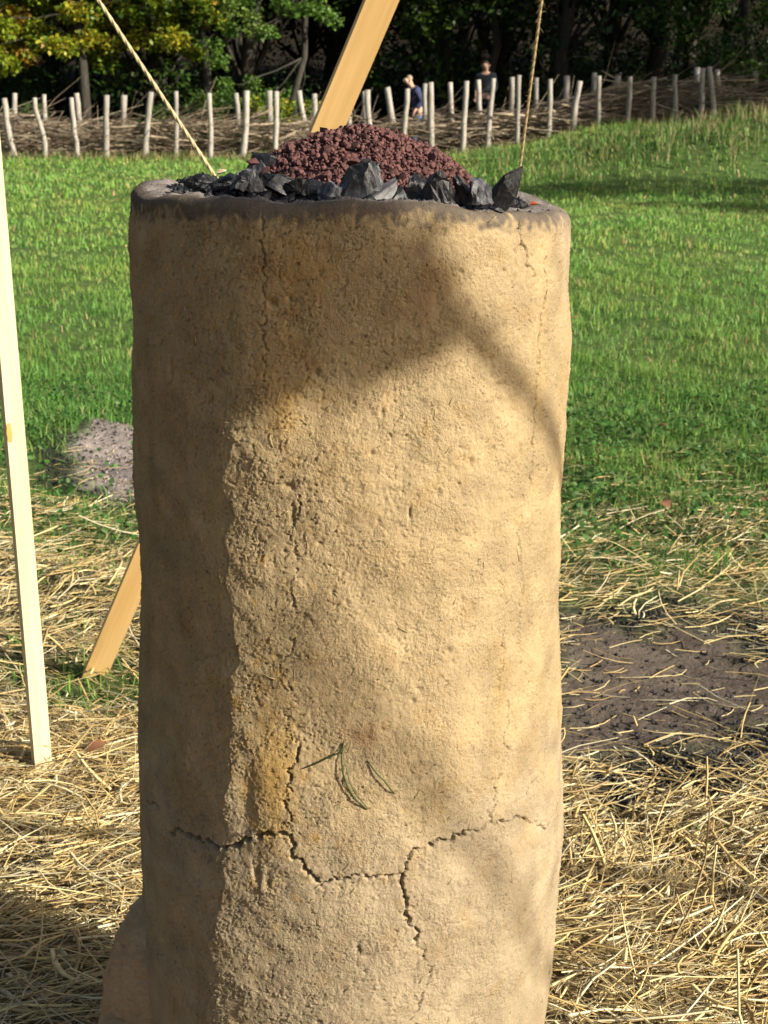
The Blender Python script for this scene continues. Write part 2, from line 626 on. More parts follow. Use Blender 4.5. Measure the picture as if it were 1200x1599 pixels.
CRACKS = [
    ([(412, 328), (416, 345), (413, 372), (417, 400), (412, 420), (415, 455), (413, 485), (405, 505), (411, 530), (413, 560), (409, 605)], 1.3, .009),
    ([(806, 325), (810, 352), (812, 382), (818, 405), (833, 432)], 2.0, .007),
    ([(848, 400), (850, 440), (846, 480), (842, 520), (843, 555), (838, 600), (834, 640), (828, 690), (830, 720), (825, 770)], 2.0, .007),
    ([(821, 800), (812, 850), (812, 880), (815, 930), (810, 980)], 1.5, .005),
    ([(789, 985), (786, 1030), (778, 1080)], 1.5, .005),
    ([(794, 1095), (797, 1130), (790, 1165), (783, 1200), (776, 1240), (768, 1275)], 1.7, .006),
    ([(462, 900), (465, 960), (460, 1010), (455, 1060), (462, 1100), (459, 1150)], 1.4, .009),
    ([(459, 1148), (463, 1190), (458, 1230), (459, 1297)], 2.3, .011),
    ([(470, 770), (468, 800), (466, 850), (466, 890)], 1.1, .006),
    ([(268, 1300), (285, 1297), (300, 1303), (325, 1310), (345, 1320), (362, 1317), (385, 1303), (410, 1302), (432, 1298), (459, 1297)], 4.2, .015),
    ([(459, 1297), (463, 1318), (462, 1335), (478, 1348), (488, 1360), (495, 1372), (510, 1375)], 3.2, .013),
    ([(510, 1375), (540, 1369), (575, 1371), (605, 1369), (628, 1364)], 2.4, .009),
    ([(628, 1364), (631, 1390), (634, 1415), (640, 1445), (648, 1475)], 3.0, .013),
    ([(636, 1335), (660, 1325), (685, 1310), (710, 1303), (732, 1298)], 3.2, .013),
    ([(732, 1298), (755, 1295), (772, 1285)], 1.8, .007),
    ([(766, 1270), (785, 1281), (800, 1283), (815, 1277), (835, 1282), (856, 1286)], 2.8, .011),
    ([(648, 1475), (662, 1500), (664, 1540), (645, 1580)], 1.5, .005),
    ([(230, 1248), (238, 1255), (250, 1263)], 2.6, .009),
    ([(628, 1364), (632, 1350), (636, 1335)], 1.6, .005),
]
crack_mask = np.zeros((NZ, NS))
for pts, wpx, depth in CRACKS:
    cl = []
    for p in pts:
        th, z, _ = on_furnace(*p)
        cl.append(to_cell(th, z))
    cl = np.array(cl)
    # fractal wobble
    for it in range(4):
        mid = (cl[1:] + cl[:-1]) / 2
        d = cl[1:] - cl[:-1]
        ln = np.linalg.norm(d, axis=1)
        nrm = np.stack([-d[:, 1], d[:, 0]], 1) / (ln[:, None] + 1e-6)
        mid = mid + nrm * (frng.normal(0, .19, len(mid)) * np.minimum(ln, 14))[:, None]
        out = np.empty((len(cl) + len(mid), 2))
        out[0::2], out[1::2] = cl, mid
        cl = out
    wcell = max(wpx / 1371 / CELL * .54, .42)
    depth = max(depth, .0095) if wpx >= 1.5 else .005
    n = len(cl)
    wv = wcell * (1 + .35 * np.sin(np.linspace(0, 17 + n * .1, n) + depth * 900) + .35 * np.sin(np.linspace(0, 41 + n * .23, n))) * np.clip(np.minimum(np.linspace(0, 9, n), np.linspace(9, 0, n)) + .55, 0, 1)
    for (ca, ra), w in zip(cl, wv):
        R_ = 6
        c0, r0 = int(round(ca)), int(round(ra))
        if r0 - R_ < 0 or r0 + R_ + 1 > NZ:
            continue
        yy, xx = np.mgrid[r0 - R_:r0 + R_ + 1, c0 - R_:c0 + R_ + 1]
        g = np.exp(-(((xx - ca) ** 2 + (yy - ra) ** 2) / max(w, .42) ** 2) ** 1.3)
        sl = (slice(r0 - R_, r0 + R_ + 1), slice(c0 - R_, c0 + R_ + 1))
        crack_mask[sl] = np.maximum(crack_mask[sl], g * depth)
        lip = np.exp(-((xx - ca) ** 2 + (yy - ra) ** 2) / 16) * .00012
        H[sl] += lip * .3
H -= crack_mask

# colours of the clay (batches of daub, soot, iron stains)
TH, U = np.meshgrid(ths, us)
RZ = rim_z(ths)[None, :]
ZZ = U * RZ
upper = np.array([.312, .240, .140])
lower = np.array([.300, .240, .158])
k_ = sstep(.80, .66, ZZ + .03 * band(.05, .3, seed=31))[..., None]
CC = upper * (1 - k_) + lower * k_
mott = band(.05, .3, seed=32)[..., None]
CC = CC * (1 + .055 * mott)
warm = np.clip(band(.04, .22, seed=33) - .7, 0, 1.3)[..., None]
CC = CC * (1 - .13 * warm * np.array([.10, .35, .75]))


def stain(px, py, w, h, colr, amt):
    global CC
    th, z, _ = on_furnace(px, py)
    rr = .29
    dx = (TH - th) * rr / (w / 1371)
    dz = (ZZ - z) / (h / 1371)
    d = np.hypot(dx, dz) * (1 + .25 * band(.02, .1, seed=int(px)))
    m = (np.exp(-d * d) * amt)[..., None]
    CC = CC * (1 - m) + np.array(colr) * .78 * m


for st in [(455, 420, 60, 60, (.33, .19, .06), .55), (430, 1210, 38, 130, (.42, .26, .075), .7), (445, 640, 30, 50, (.43, .27, .08), .6), (878, 600, 14, 70, (.36, .20, .06), .3),
           (845, 560, 14, 160, (.44, .31, .14), .4), (780, 1090, 10, 60, (.42, .29, .11), .5), (660, 460, 30, 60, (.20, .11, .07), .55), (565, 1145, 24, 14, (.24, .12, .06), .6),
           (430, 560, 50, 40, (.30, .18, .07), .4), (520, 700, 60, 100, (.45, .32, .16), .3), (640, 860, 120, 60, (.44, .32, .17), .3)]:
    stain(*st)
# soot on the rim
edge = RZ - ZZ
soot = sstep(.026, .003, edge + .005 * band(.012, .08, seed=41) - .007 * (np.cos(TH + .9) > 0) * np.cos(TH + .9))[..., None]
soot_c = np.array([.075, .064, .060])
CC = CC * (1 - .85 * soot) + soot_c * .85 * soot
grey = sstep(.95, 1.35, TH) * sstep(1.9, 1.6, TH) * sstep(.16, .02, edge)
CC = CC * (1 - .5 * grey[..., None]) + np.array([.26, .21, .17]) * .5 * grey[..., None]
CC = np.clip(CC, .01, .8)

front = np.abs(ths) < R(100)
ci = np.where(front)[0][::1]
cb = np.where(~front)[0][::9]
cols = np.sort(np.concatenate([ci, cb]))
rows = np.sort(np.concatenate([np.arange(0, int(.28 * NZ), 10), np.arange(int(.28 * NZ), NZ)]))
H *= sstep(-.004, .03, (1 - us) * 1.45)[:, None] * .75 + .25
h_ = H[np.ix_(rows, cols)]
t_ = TH[np.ix_(rows, cols)]
z2 = ZZ[np.ix_(rows, cols)]
c2 = CC[np.ix_(rows, cols)]
e2 = edge[np.ix_(rows, cols)]
pc, pr = prof(z2)
H0_ = 0
round_ = .012 * (1 - np.sqrt(np.clip(1 - (np.clip(.012 - e2, 0, .012) / .012) ** 2, 0, 1)))     # rounded outer lip
rad = pr + h_ - round_
X = pc + rad * np.sin(t_)
Y = FY - rad * np.cos(t_)
Vf = np.stack([X, Y, z2], -1).reshape(-1, 3)
Cf = c2.reshape(-1, 3)
nr, nc = len(rows), len(cols)
ii = np.arange(nr - 1)[:, None] * nc
jj = np.arange(nc)[None, :]
jn = (jj + 1) % nc
quads = np.stack([ii + jj, ii + jn, ii + nc + jn, ii + nc + jj], -1).reshape(-1, 4)
# the top of the wall: rim rings going inward and down into the shaft
inner_V, inner_C = [], []
tc_ = ths[cols]
rtop = rad[-1]
for k, (f, dz) in enumerate([(.005, .0006), (.011, .0012), (.018, .0004), (.025, -.004), (.031, -.016), (.036, -.06), (.040, -.2)]):
    jit = band_line = .0016 * np.sin(tc_ * 31 + k) + .0012 * np.sin(tc_ * 67 + 2 * k) + frng.normal(0, .0007, nc)
    f = f * (1 + .75 * np.abs(np.sin(tc_)) ** 3)
    rr = rtop - f + .006 * np.sin(3 * tc_ + 1) * (k > 2) + .004 * np.sin(8 * tc_) * (k > 2)
    zz = rim_z(tc_) + dz + jit
    cx_, _ = prof(zz)
    inner_V.append(np.stack([cx_ + rr * np.sin(tc_), FY - rr * np.cos(tc_), zz], -1))
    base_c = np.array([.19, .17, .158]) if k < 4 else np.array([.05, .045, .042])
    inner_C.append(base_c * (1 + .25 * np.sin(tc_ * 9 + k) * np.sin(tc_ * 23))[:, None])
n0 = len(Vf)
Vf = np.concatenate([Vf] + inner_V)
Cf = np.concatenate([Cf] + inner_C)
allq = [quads]
prev = n0 - nc
for k in range(len(inner_V)):
    st_ = n0 + k * nc
    j0 = np.arange(nc)
    j1 = (j0 + 1) % nc
    allq.append(np.stack([prev + j0, prev + j1, st_ + j1, st_ + j0], -1))
    prev = st_
furn = empty('clay_furnace', (float(TC.mean()), FY, 0), 'tall cracked tan clay smelting furnace standing on the straw', 'furnace')
off = np.array([float(TC.mean()), FY, 0])
fme = new_mesh('furnace_wall', Vf - off, [np.concatenate(allq)], Cf, smooth=True)
link('shaft_wall', fme, M_CLAY, furn)

# swollen clay foot at the left of the base
def clay_lump(name, cx, cy, rx, ry, zt, seed):
    th = np.linspace(-math.pi, math.pi, 150, endpoint=False)
    v = np.linspace(0, 1, 110)
    T, V_ = np.meshgrid(th, v)
    g = np.random.default_rng(seed)
    n = sum(g.uniform(.3, 1) / k * np.sin(T * k + g.uniform(0, 6) + 3 * V_ * g.uniform(-1, 1)) for k in range(2, 14)) * .022
    n = n + g.normal(0, .009, T.shape)
    z = zt * np.sin(V_ * math.pi / 2) ** .8
    n = n + .035 * np.sin(T * 11 + 5 * np.sin(V_ * 9)) * np.sin(V_ * 17 + 3 * np.sin(T * 5)) * g.uniform(.3, 1, T.shape)
    r = np.cos(V_ * math.pi / 2) ** .38 * (1 + n)
    P = np.stack([cx + rx * r * np.sin(T), cy - ry * r * np.cos(T), z - .03], -1).reshape(-1, 3)
    n1, n2 = T.shape
    a = np.arange(n1 - 1)[:, None] * n2
    b = np.arange(n2)[None, :]
    q = np.stack([a + b, a + (b + 1) % n2, a + n2 + (b + 1) % n2, a + n2 + b], -1).reshape(-1, 4)
    cc = np.array([.42, .29, .165]) * (1 + g.normal(0, .05, (len(P), 1)))
    return link(name, new_mesh(name, P - off, [q], cc, smooth=True), M_CLAY, furn)


a1 = at_y(172, 1500, 2.1)
clay_lump('clay_foot', a1.x + .185, 2.06, .200, .20, at_y(215, 1404, 2.1).z + .06, 3)
a2 = at_y(133, 1590, 2.0)
clay_lump('clay_foot', a2.x + .11, 1.93, .125, .13, at_y(160, 1558, 2.0).z + .03, 5)

# bits of straw stuck in the clay face
paths, rads, cols_ = [], [], []
for k in range(170):
    px, py = random.uniform(225, 872), random.uniform(340, 1595)
    th, z, P = on_furnace(px, py)
    c0, r0 = prof(P.z)
    a = random.gauss(.3, .9)
    L = random.uniform(.005, .016)
    pts = []
    for s in (-.5, 0, .5):
        th2 = th + s * L * math.cos(a) / .29
        z3 = z + s * L * math.sin(a)
        ci_, ri_ = to_cell(th2, z3)
        hh = H[min(int(ri_), NZ - 1), int(ci_) % NS]
        r1 = float(prof(z3)[1]) + hh + .0006
        cxx = float(prof(z3)[0])
        pts.append((cxx + r1 * math.sin(th2) - off[0], FY - r1 * math.cos(th2) - off[1], z3))
    paths.append(pts)
    rads.append(np.full(3, random.uniform(.0003, .0006)))
    cols_ += [np.array([.36, .27, .14]) * random.uniform(.7, 1.15)] * (3 * 4 + 2)
V, Pq = tubes_np(paths, rads, 4)
link('straw_bits', new_mesh('straw_bits', V, Pq, np.array(cols_)), M_STRAW, furn, kind='stuff')

# green blades stuck to the clay face
def face_strip(name, pts, wpx, colr, parent):
    pa, ra = [], []
    n = len(pts)
    for k, p in enumerate(pts):
        th, z, P = on_furnace(*p)
        ci_, ri_ = to_cell(th, z)
        hh = H[min(int(ri_), NZ - 1), int(ci_) % NS]
        lift = .0016 + .004 * math.sin(math.pi * k / (n - 1))
        cx_, r1 = [float(v) for v in prof(z)]
        r1 += hh + lift
        pa.append((cx_ + r1 * math.sin(th), FY - r1 * math.cos(th), z))
        ra.append(.62 * wpx / 1371 / 2 * (.45 + .55 * math.sin(math.pi * (k + .6) / (n + .4))))
    V, Pq = tubes_np([pa], [np.array(ra)], 6)
    o0 = np.array(parent.location)
    return link(name, new_mesh(name, V - o0, Pq, np.tile(np.array(colr), (len(V), 1)), smooth=True), M_GRASS, parent)


_, _, sp = on_furnace(537, 1158)
sprig = empty('grass_sprig', sp, 'dark green blades of grass stuck to the clay face above the horizontal crack', 'grass sprig')
face_strip('grass_blade', [(537, 1155), (536, 1163), (531, 1170), (515, 1177), (495, 1187), (476, 1195)], 4.5, (.045, .065, .02), sprig)
face_strip('grass_blade', [(537, 1157), (534, 1180), (536, 1200), (543, 1222), (555, 1243), (573, 1260)], 5, (.05, .085, .02), sprig)
face_strip('grass_blade', [(540, 1190), (546, 1215), (556, 1235), (574, 1258)], 3.2, (.07, .10, .03), sprig)
face_strip('grass_blade', [(573, 1184), (588, 1203), (600, 1215), (608, 1227), (615, 1236)], 4.2, (.05, .09, .02), sprig)
face_strip('grass_blade', [(548, 1155), (544, 1165), (541, 1172)], 2.5, (.06, .08, .02), sprig)

# ------------------------------------------------------------------ charge on the top: charcoal bed, charcoal lumps, ore heap
TOPZ = (zl + zr) / 2
CX0, RT = float(prof(TOPZ)[0]), float(prof(TOPZ)[1])
crng = np.random.default_rng(5)
# fine charcoal filling the shaft (nobody could count it)
V, T_ = [], []
ico = [(0, 0, 1), (.9, 0, -.3), (-.5, .8, -.3), (-.4, -.8, -.35), (.2, .3, -1)]
tri = [(0, 1, 2), (0, 2, 3), (0, 3, 1), (1, 4, 2), (2, 4, 3), (3, 4, 1)]
for k in range(3600):
    a = crng.uniform(0, 2 * math.pi)
    r = (RT - .026 - .024 * abs(math.sin(a)) ** 3) * math.sqrt(crng.random())
    s = crng.uniform(.004, .012)
    M = Matrix.Rotation(crng.uniform(0, 6), 3, Vector(crng.normal(0, 1, 3)).normalized())
    p0 = Vector((CX0 + r * math.sin(a), FY - r * math.cos(a), float(rim_z(np.array(a))) - .008 + crng.uniform(-.006, .008)))
    b = len(V)
    V += [p0 + M @ Vector(q) * s for q in ico]
    T_ += [(x + b, y + b, z + b) for x, y, z in tri]
# floor under it
b = len(V)
ring = 48
V += [Vector((CX0 + (RT - .058) * math.sin(k / ring * 2 * math.pi), FY - (RT - .058) * math.cos(k / ring * 2 * math.pi), TOPZ - .022)) for k in range(ring)] + [Vector((CX0, FY, TOPZ - .01))]
T_ += [(b + k, b + (k + 1) % ring, b + ring) for k in range(ring)]
link('charcoal_bed', new_mesh('charcoal_bed', [tuple(v) for v in V], [np.array(T_)]), M_CHAR, kind='stuff', label='fine black charcoal filling the furnace mouth', category='charcoal')


def char_mesh(seed, sx, sy, sz, jag=.25, taper=.5, cuts=11):
    """a fractured shard of charcoal standing on z = 0: a block split along and across the grain by flat breaks"""
    g = np.random.default_rng(seed)
    bm = bmesh.new()
    bmesh.ops.create_cube(bm, size=1.0)
    bmesh.ops.translate(bm, verts=bm.verts, vec=(0, 0, .5))
    for k in range(cuts):
        a = g.uniform(0, 2 * math.pi)
        if k < 6:                                             # along the grain
            no = Vector((math.cos(a), math.sin(a), g.normal(taper * .30, .16)))
            d = g.uniform(.36, .52)
            co = Vector((no.x * d, no.y * d, .35))
        else:                                                 # broken top
            no = Vector((math.cos(a) * g.uniform(.25, .95), math.sin(a) * g.uniform(.25, .95), g.uniform(.35, 1)))
            co = Vector((g.normal(0, .08), g.normal(0, .08), g.uniform(.86, 1.0)))
        geom = bm.verts[:] + bm.edges[:] + bm.faces[:]
        r = bmesh.ops.bisect_plane(bm, geom=geom, plane_co=co, plane_no=no.normalized(), clear_outer=True)
        ed = [e for e in r['geom_cut'] if isinstance(e, bmesh.types.BMEdge)]
        if ed:
            bmesh.ops.contextual_create(bm, geom=ed)
    bmesh.ops.triangulate(bm, faces=[f for f in bm.faces if len(f.verts) > 4])
    bmesh.ops.subdivide_edges(bm, edges=bm.edges[:], cuts=2, use_grid_fill=True)
    for v in bm.verts:                                        # conchoidal unevenness of the breaks
        n = v.normal if v.normal.length > 0 else Vector((0, 0, 1))
        v.co += Vector(g.normal(0, 1, 3)) * .018 * (1 + jag)
    zm = max(v.co.z for v in bm.verts)
    for v in bm.verts:
        v.co = Vector((v.co.x * sx * 1.12, v.co.y * sy * 1.12, v.co.z * sz / max(zm, .3)))
    bmesh.ops.recalc_face_normals(bm, faces=bm.faces)
    me = bpy.data.meshes.new('charcoal_lump')
    bm.to_mesh(me)
    bm.free()
    return me


CHAR_N = 0


def charcoal(px, py, y, wpx, hpx, thick, lean, yaw, mat, label, tilt=0.0, taper=.5, jag=.3, group=None):
    """base at the picture point px,py and depth y; size in picture pixels"""
    global CHAR_N
    CHAR_N += 1
    P = at_y(px, py, y)
    mpp = (P - CAMP).dot(FWD) / F_PX
    me = char_mesh(100 + CHAR_N, wpx * mpp, thick * mpp * 1.2, hpx * mpp, jag, taper)
    o = link('charcoal_lump', me, mat, None, P, label=label, category='charcoal lump')
    g_ = np.random.default_rng(900 + CHAR_N)
    o.rotation_euler = (R(tilt + g_.uniform(-14, 6)), R(lean + g_.uniform(-13, 13)), R(yaw + g_.uniform(-25, 25)))
    if group:
        o['group'] = group
    return o


FRONT = 1.778
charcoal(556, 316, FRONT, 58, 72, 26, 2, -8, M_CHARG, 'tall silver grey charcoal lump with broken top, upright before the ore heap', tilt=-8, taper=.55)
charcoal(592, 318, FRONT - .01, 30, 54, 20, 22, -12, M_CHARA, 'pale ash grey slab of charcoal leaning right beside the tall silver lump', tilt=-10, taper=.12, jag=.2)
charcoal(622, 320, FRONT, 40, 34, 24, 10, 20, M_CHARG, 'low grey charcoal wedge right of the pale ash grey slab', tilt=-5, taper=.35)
charcoal(655, 318, FRONT + .03, 44, 48, 30, -6, 10, M_CHAR, 'black charcoal block behind and left of the big shiny curved lump', tilt=-6, taper=.3)
charcoal(680, 322, FRONT, 52, 56, 30, -8, -28, M_CHAR, 'big black charcoal lump with shiny grey curved side at centre right', tilt=-8, taper=.25)
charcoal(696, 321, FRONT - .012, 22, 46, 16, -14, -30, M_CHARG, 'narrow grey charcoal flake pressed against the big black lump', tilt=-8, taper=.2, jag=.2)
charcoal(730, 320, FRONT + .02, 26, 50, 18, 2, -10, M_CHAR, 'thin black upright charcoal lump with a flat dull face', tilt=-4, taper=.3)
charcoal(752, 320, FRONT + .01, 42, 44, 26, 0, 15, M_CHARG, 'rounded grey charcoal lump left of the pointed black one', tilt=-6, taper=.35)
charcoal(778, 321, FRONT + .02, 36, 72, 24, 34, -15, M_CHAR, 'long pointed black charcoal lump leaning out over the right rim', tilt=-4, taper=.35, jag=.14)
charcoal(700, 318, FRONT + .03, 60, 24, 30, 0, 8, M_CHAR, 'low black charcoal lump wedged between two larger black ones')
charcoal(497, 312, FRONT + .02, 58, 36, 36, 6, 12, M_CHAR, 'wide blue black charcoal block left of the tall silver lump', tilt=-5, taper=.2)
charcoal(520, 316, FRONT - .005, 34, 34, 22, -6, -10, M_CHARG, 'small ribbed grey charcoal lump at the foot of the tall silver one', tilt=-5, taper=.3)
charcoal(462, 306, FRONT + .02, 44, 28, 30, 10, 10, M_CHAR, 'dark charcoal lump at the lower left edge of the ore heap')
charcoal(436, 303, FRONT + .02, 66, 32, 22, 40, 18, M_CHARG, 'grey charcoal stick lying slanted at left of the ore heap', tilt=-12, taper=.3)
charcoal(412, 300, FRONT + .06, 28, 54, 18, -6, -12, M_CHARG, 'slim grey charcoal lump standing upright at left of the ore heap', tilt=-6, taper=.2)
charcoal(385, 300, FRONT + .04, 46, 36, 30, 8, 10, M_CHAR, 'black rounded charcoal lump on the left rim side', taper=.4)
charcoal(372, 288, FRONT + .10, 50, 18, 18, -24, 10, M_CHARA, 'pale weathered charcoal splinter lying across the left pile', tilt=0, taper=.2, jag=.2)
charcoal(350, 292, FRONT + .08, 56, 18, 30, -6, 10, M_CHAR, 'flat black charcoal lump near the left end of the pile')
charcoal(318, 285, FRONT + .09, 30, 14, 20, 0, 10, M_CHAR, 'small black charcoal piece on the far left of the pile')
charcoal(302, 284, FRONT + .11, 18, 10, 12, 0, 30, M_CHAR, 'tiny black charcoal crumb at the left rim')
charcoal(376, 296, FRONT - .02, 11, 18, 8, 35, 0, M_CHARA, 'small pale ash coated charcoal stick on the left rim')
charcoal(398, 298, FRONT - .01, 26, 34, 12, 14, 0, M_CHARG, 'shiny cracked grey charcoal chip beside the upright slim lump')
charcoal(425, 268, FRONT + .16, 60, 26, 40, 4, 10, M_CHAR, 'black charcoal lump under the left shoulder of the ore heap')
charcoal(404, 268, FRONT + .19, 28, 20, 20, 0, 40, M_CHAR, 'black charcoal lump at the back left behind the slim grey one')
# small charcoal pieces filling the gaps
small_meshes = []
for k in range(8):
    me = char_mesh(300 + k, .030, .020, .026, .5, .3, 9)
    me.materials.append(M_CHAR if k % 3 else M_CHARG)
    small_meshes.append(me)
for k in range(90):
    a = crng.uniform(-1.9, 1.9)
    r = crng.uniform(.12, .215)
    o = link('charcoal_piece', small_meshes[k % 8], None, None, (CX0 + r * math.sin(a), FY - r * math.cos(a), float(rim_z(np.array(a))) + crng.uniform(-.012, .002)),
             label='small black piece of charcoal wedged among the larger lumps', category='charcoal piece', group='small charcoal pieces around the ore heap')
    s = crng.uniform(.5, 1.1)
    o.scale = (s, s, s)
    o.rotation_euler = tuple(crng.uniform(0, 6, 3))
# wood chips
for (px, py, y, w, h, lab) in [(346, 268, 1.95, 20, 10, 'pale brown wood chip at the foot of the slanting rope'), (330, 279, 1.95, 16, 6, 'thin pale wood splinter at the left end of the charcoal')]:
    P = at_y(px, py, y)
    mp = (P - CAMP).dot(FWD) / F_PX
    g = np.random.default_rng(int(px))
    pts = [((g.random() - .5) * w * mp * 1.1, (g.random() - .5) * .01, (g.random() - .5) * h * mp) for _ in range(16)]
    link('wood_chip', hull_mesh('wood_chip', pts, M_ROPE), None, None, P, label=lab, category='wood chip')

# ore heap
def heap_z(x, y):
    """ore surface above the mouth"""
    pl, pr_, pk = at_y(366, 260, FY).x, at_y(742, 290, FY).x, at_y(563, 197, FY)
    dx = np.where(x < pk.x, (pk.x - x) / (pk.x - pl), (x - pk.x) / (pr_ - pk.x))
    dy = np.abs(y - FY) / .165
    d = np.hypot(dx, dy)
    hh = pk.z - (TOPZ - .005)
    prof_ = np.interp(d, [0, .10, .35, .6, .82, 1.0, 1.25], [1.0, .985, .87, .70, .50, .20, -.20])
    return TOPZ - .005 + hh * prof_, d


ore_meshes = []
for k in range(14):
    g = np.random.default_rng(50 + k)
    pts = g.normal(0, 1, (13, 3))
    pts /= np.linalg.norm(pts, axis=1)[:, None]
    pts *= np.array([1, .78, .62]) * g.uniform(.75, 1.15, (13, 1))
    ore_meshes.append(hull_mesh('ore_lump', pts, M_ORE))
V, T_ = [], []
placed = []
# individual pieces on the side that shows
tries = 0
while len(placed) < 300 and tries < 60000:
    tries += 1
    x = CX0 + crng.uniform(-.155, .16)
    y = FY + crng.uniform(-.155, .05)
    z, d = heap_z(x, y)
    if d > 1.05:
        continue
    s = crng.choice([.0030, .0038, .0048, .0064, .0090], p=[.30, .26, .22, .14, .08])
    if any((x - p[0]) ** 2 + (y - p[1]) ** 2 + (z - p[2]) ** 2 < (.80 * (s + p[3])) ** 2 for p in placed):
        continue
    placed.append((x, y, float(z), s))
placed.sort(key=lambda p: p[0])
for k, (x, y, z, s) in enumerate(placed):
    o = link('ore_lump', ore_meshes[k % 14], None, None, (x, y, z + s * .1), label='small reddish brown lump of ore in the heap on the furnace', category='ore lump', group='ore lumps heaped on top of the furnace')
    o.scale = (s * 1.25,) * 3
    o.rotation_euler = tuple(crng.uniform(0, 6.28, 3))
hullv = []
for me in ore_meshes[:6]:
    v = np.array([vv.co[:] for vv in me.vertices])
    fs = []
    for p in me.polygons:
        vs = list(p.vertices)
        fs += [(vs[0], vs[q], vs[q + 1]) for q in range(1, len(vs) - 1)]
    hullv.append((v, np.array(fs)))
VV, TT = [], []
b = 0
for k in range(5200):
    x = CX0 + crng.uniform(-.17, .175)
    y = FY + crng.uniform(-.17, .17)
    z, d = heap_z(x, y)
    if d > 1.12:
        continue
    v, f = hullv[k % 6]
    M = np.array(Matrix.Rotation(crng.uniform(0, 6), 3, Vector(crng.normal(0, 1, 3)).normalized()))
    s = crng.choice([.0019, .0027, .0038, .0055])
    VV.append(v @ M.T * s + np.array([x, y, float(z) - s * .15 + crng.uniform(-.003, .002)]))
    TT.append(f + b)
    b += len(v)
gr = np.linspace(-.19, .19, 40)
hx, hy = np.meshgrid(CX0 + gr, FY + gr)
hz, hd_ = heap_z(hx, hy)
hz = np.maximum(hz - .007, TOPZ - .015)
nb_ = 40
ia = (np.arange(nb_ - 1)[:, None] * nb_ + np.arange(nb_ - 1)[None, :]).ravel()
core = np.concatenate([np.stack([ia, ia + 1, ia + nb_ + 1], -1), np.stack([ia, ia + nb_ + 1, ia + nb_], -1)])
VV.append(np.stack([hx.ravel(), hy.ravel(), hz.ravel()], -1))
TT.append(core + b)
b += nb_ * nb_
link('ore_heap', new_mesh('ore_heap', np.concatenate(VV), [np.concatenate(TT)]), M_ORE, kind='stuff', label='heap of crushed reddish brown ore on the charcoal', category='ore heap')
M_REDORE = m_plain('bright_red_ore', (.42, .07, .025), (.55, .12, .04), scale=80)
pr0 = at_y(833, 318, FRONT + .12)
o = link('ore_lump', hull_mesh('ore_lump', np.random.default_rng(3).normal(0, 1, (12, 3)) * np.array([.0026, .002, .0018]), M_REDORE), None, None, pr0,
         label='bright orange red pebble lying on the right rim', category='pebble')
for k, (px, py) in enumerate([(395, 252), (415, 268), (430, 300), (449, 285), (395, 278), (462, 298), (640, 300), (700, 292), (714, 280)]):
    P = at_y(px, py, FRONT + .05)
    o = link('ore_lump', ore_meshes[k], None, None, P, label='reddish ore lump strayed off the heap among the charcoal', category='ore lump', group='ore lumps strayed among the charcoal')
    o.scale = (.009,) * 3
    o.rotation_euler = (k, k * 2, k)
# crumbs and twigs on the right rim
VV, TT, b = [], [], 0
for k in range(60):
    a = crng.uniform(.4, 1.5)
    r = crng.uniform(RT - .055, RT - .012)
    s = crng.uniform(.0012, .0035)
    v, f = hullv[k % 6]
    VV.append(v * s + np.array([CX0 + r * math.sin(a), FY - r * math.cos(a), float(rim_z(np.array(a))) + s * .5]))
    TT.append(f + b)
    b += len(v)
link('rim_crumbs', new_mesh('rim_crumbs', np.concatenate(VV), [np.concatenate(TT)]), M_CHARG, kind='stuff', label='grey crumbs lying on the right rim of the furnace', category='crumbs')

# ------------------------------------------------------------------ batten, plank, ropes
def beam(name, A, B, w, t, face, mat, label, cat, bev=.002):
    A, B = Vector(A), Vector(B)
    axis_ = (B - A).normalized()
    nrm = (Vector(face) - axis_ * Vector(face).dot(axis_)).normalized()
    side = axis_.cross(nrm).normalized()
    L = (B - A).length
    bm = bmesh.new()
    n = 9
    rows_ = []
    for k in range(n):
        f = k / (n - 1)
        bow = .003 * math.sin(f * math.pi)
        rows_.append([bm.verts.new((sx * w / 2 + bow, sy * t / 2, f * L)) for sx, sy in ((-1, -1), (1, -1), (1, 1), (-1, 1))])
    for k in range(n - 1):
        for q in range(4):
            bm.faces.new((rows_[k][q], rows_[k][(q + 1) % 4], rows_[k + 1][(q + 1) % 4], rows_[k + 1][q]))
    bm.faces.new(rows_[0][::-1])
    bm.faces.new(rows_[-1])
    lo = [e for e in bm.edges if len(e.link_faces) == 2 and e.calc_face_angle() > .8]
    bmesh.ops.bevel(bm, geom=lo, offset=bev, segments=2, affect='EDGES')
    bmesh.ops.recalc_face_normals(bm, faces=bm.faces)
    me = bpy.data.meshes.new(name)
    bm.to_mesh(me)
    bm.free()
    o = link(name, me, mat, None, A, label=label, category=cat)
    o.rotation_mode = 'QUATERNION'
    o.rotation_quaternion = Matrix((side, -nrm, axis_)).transposed().to_quaternion()
    return o


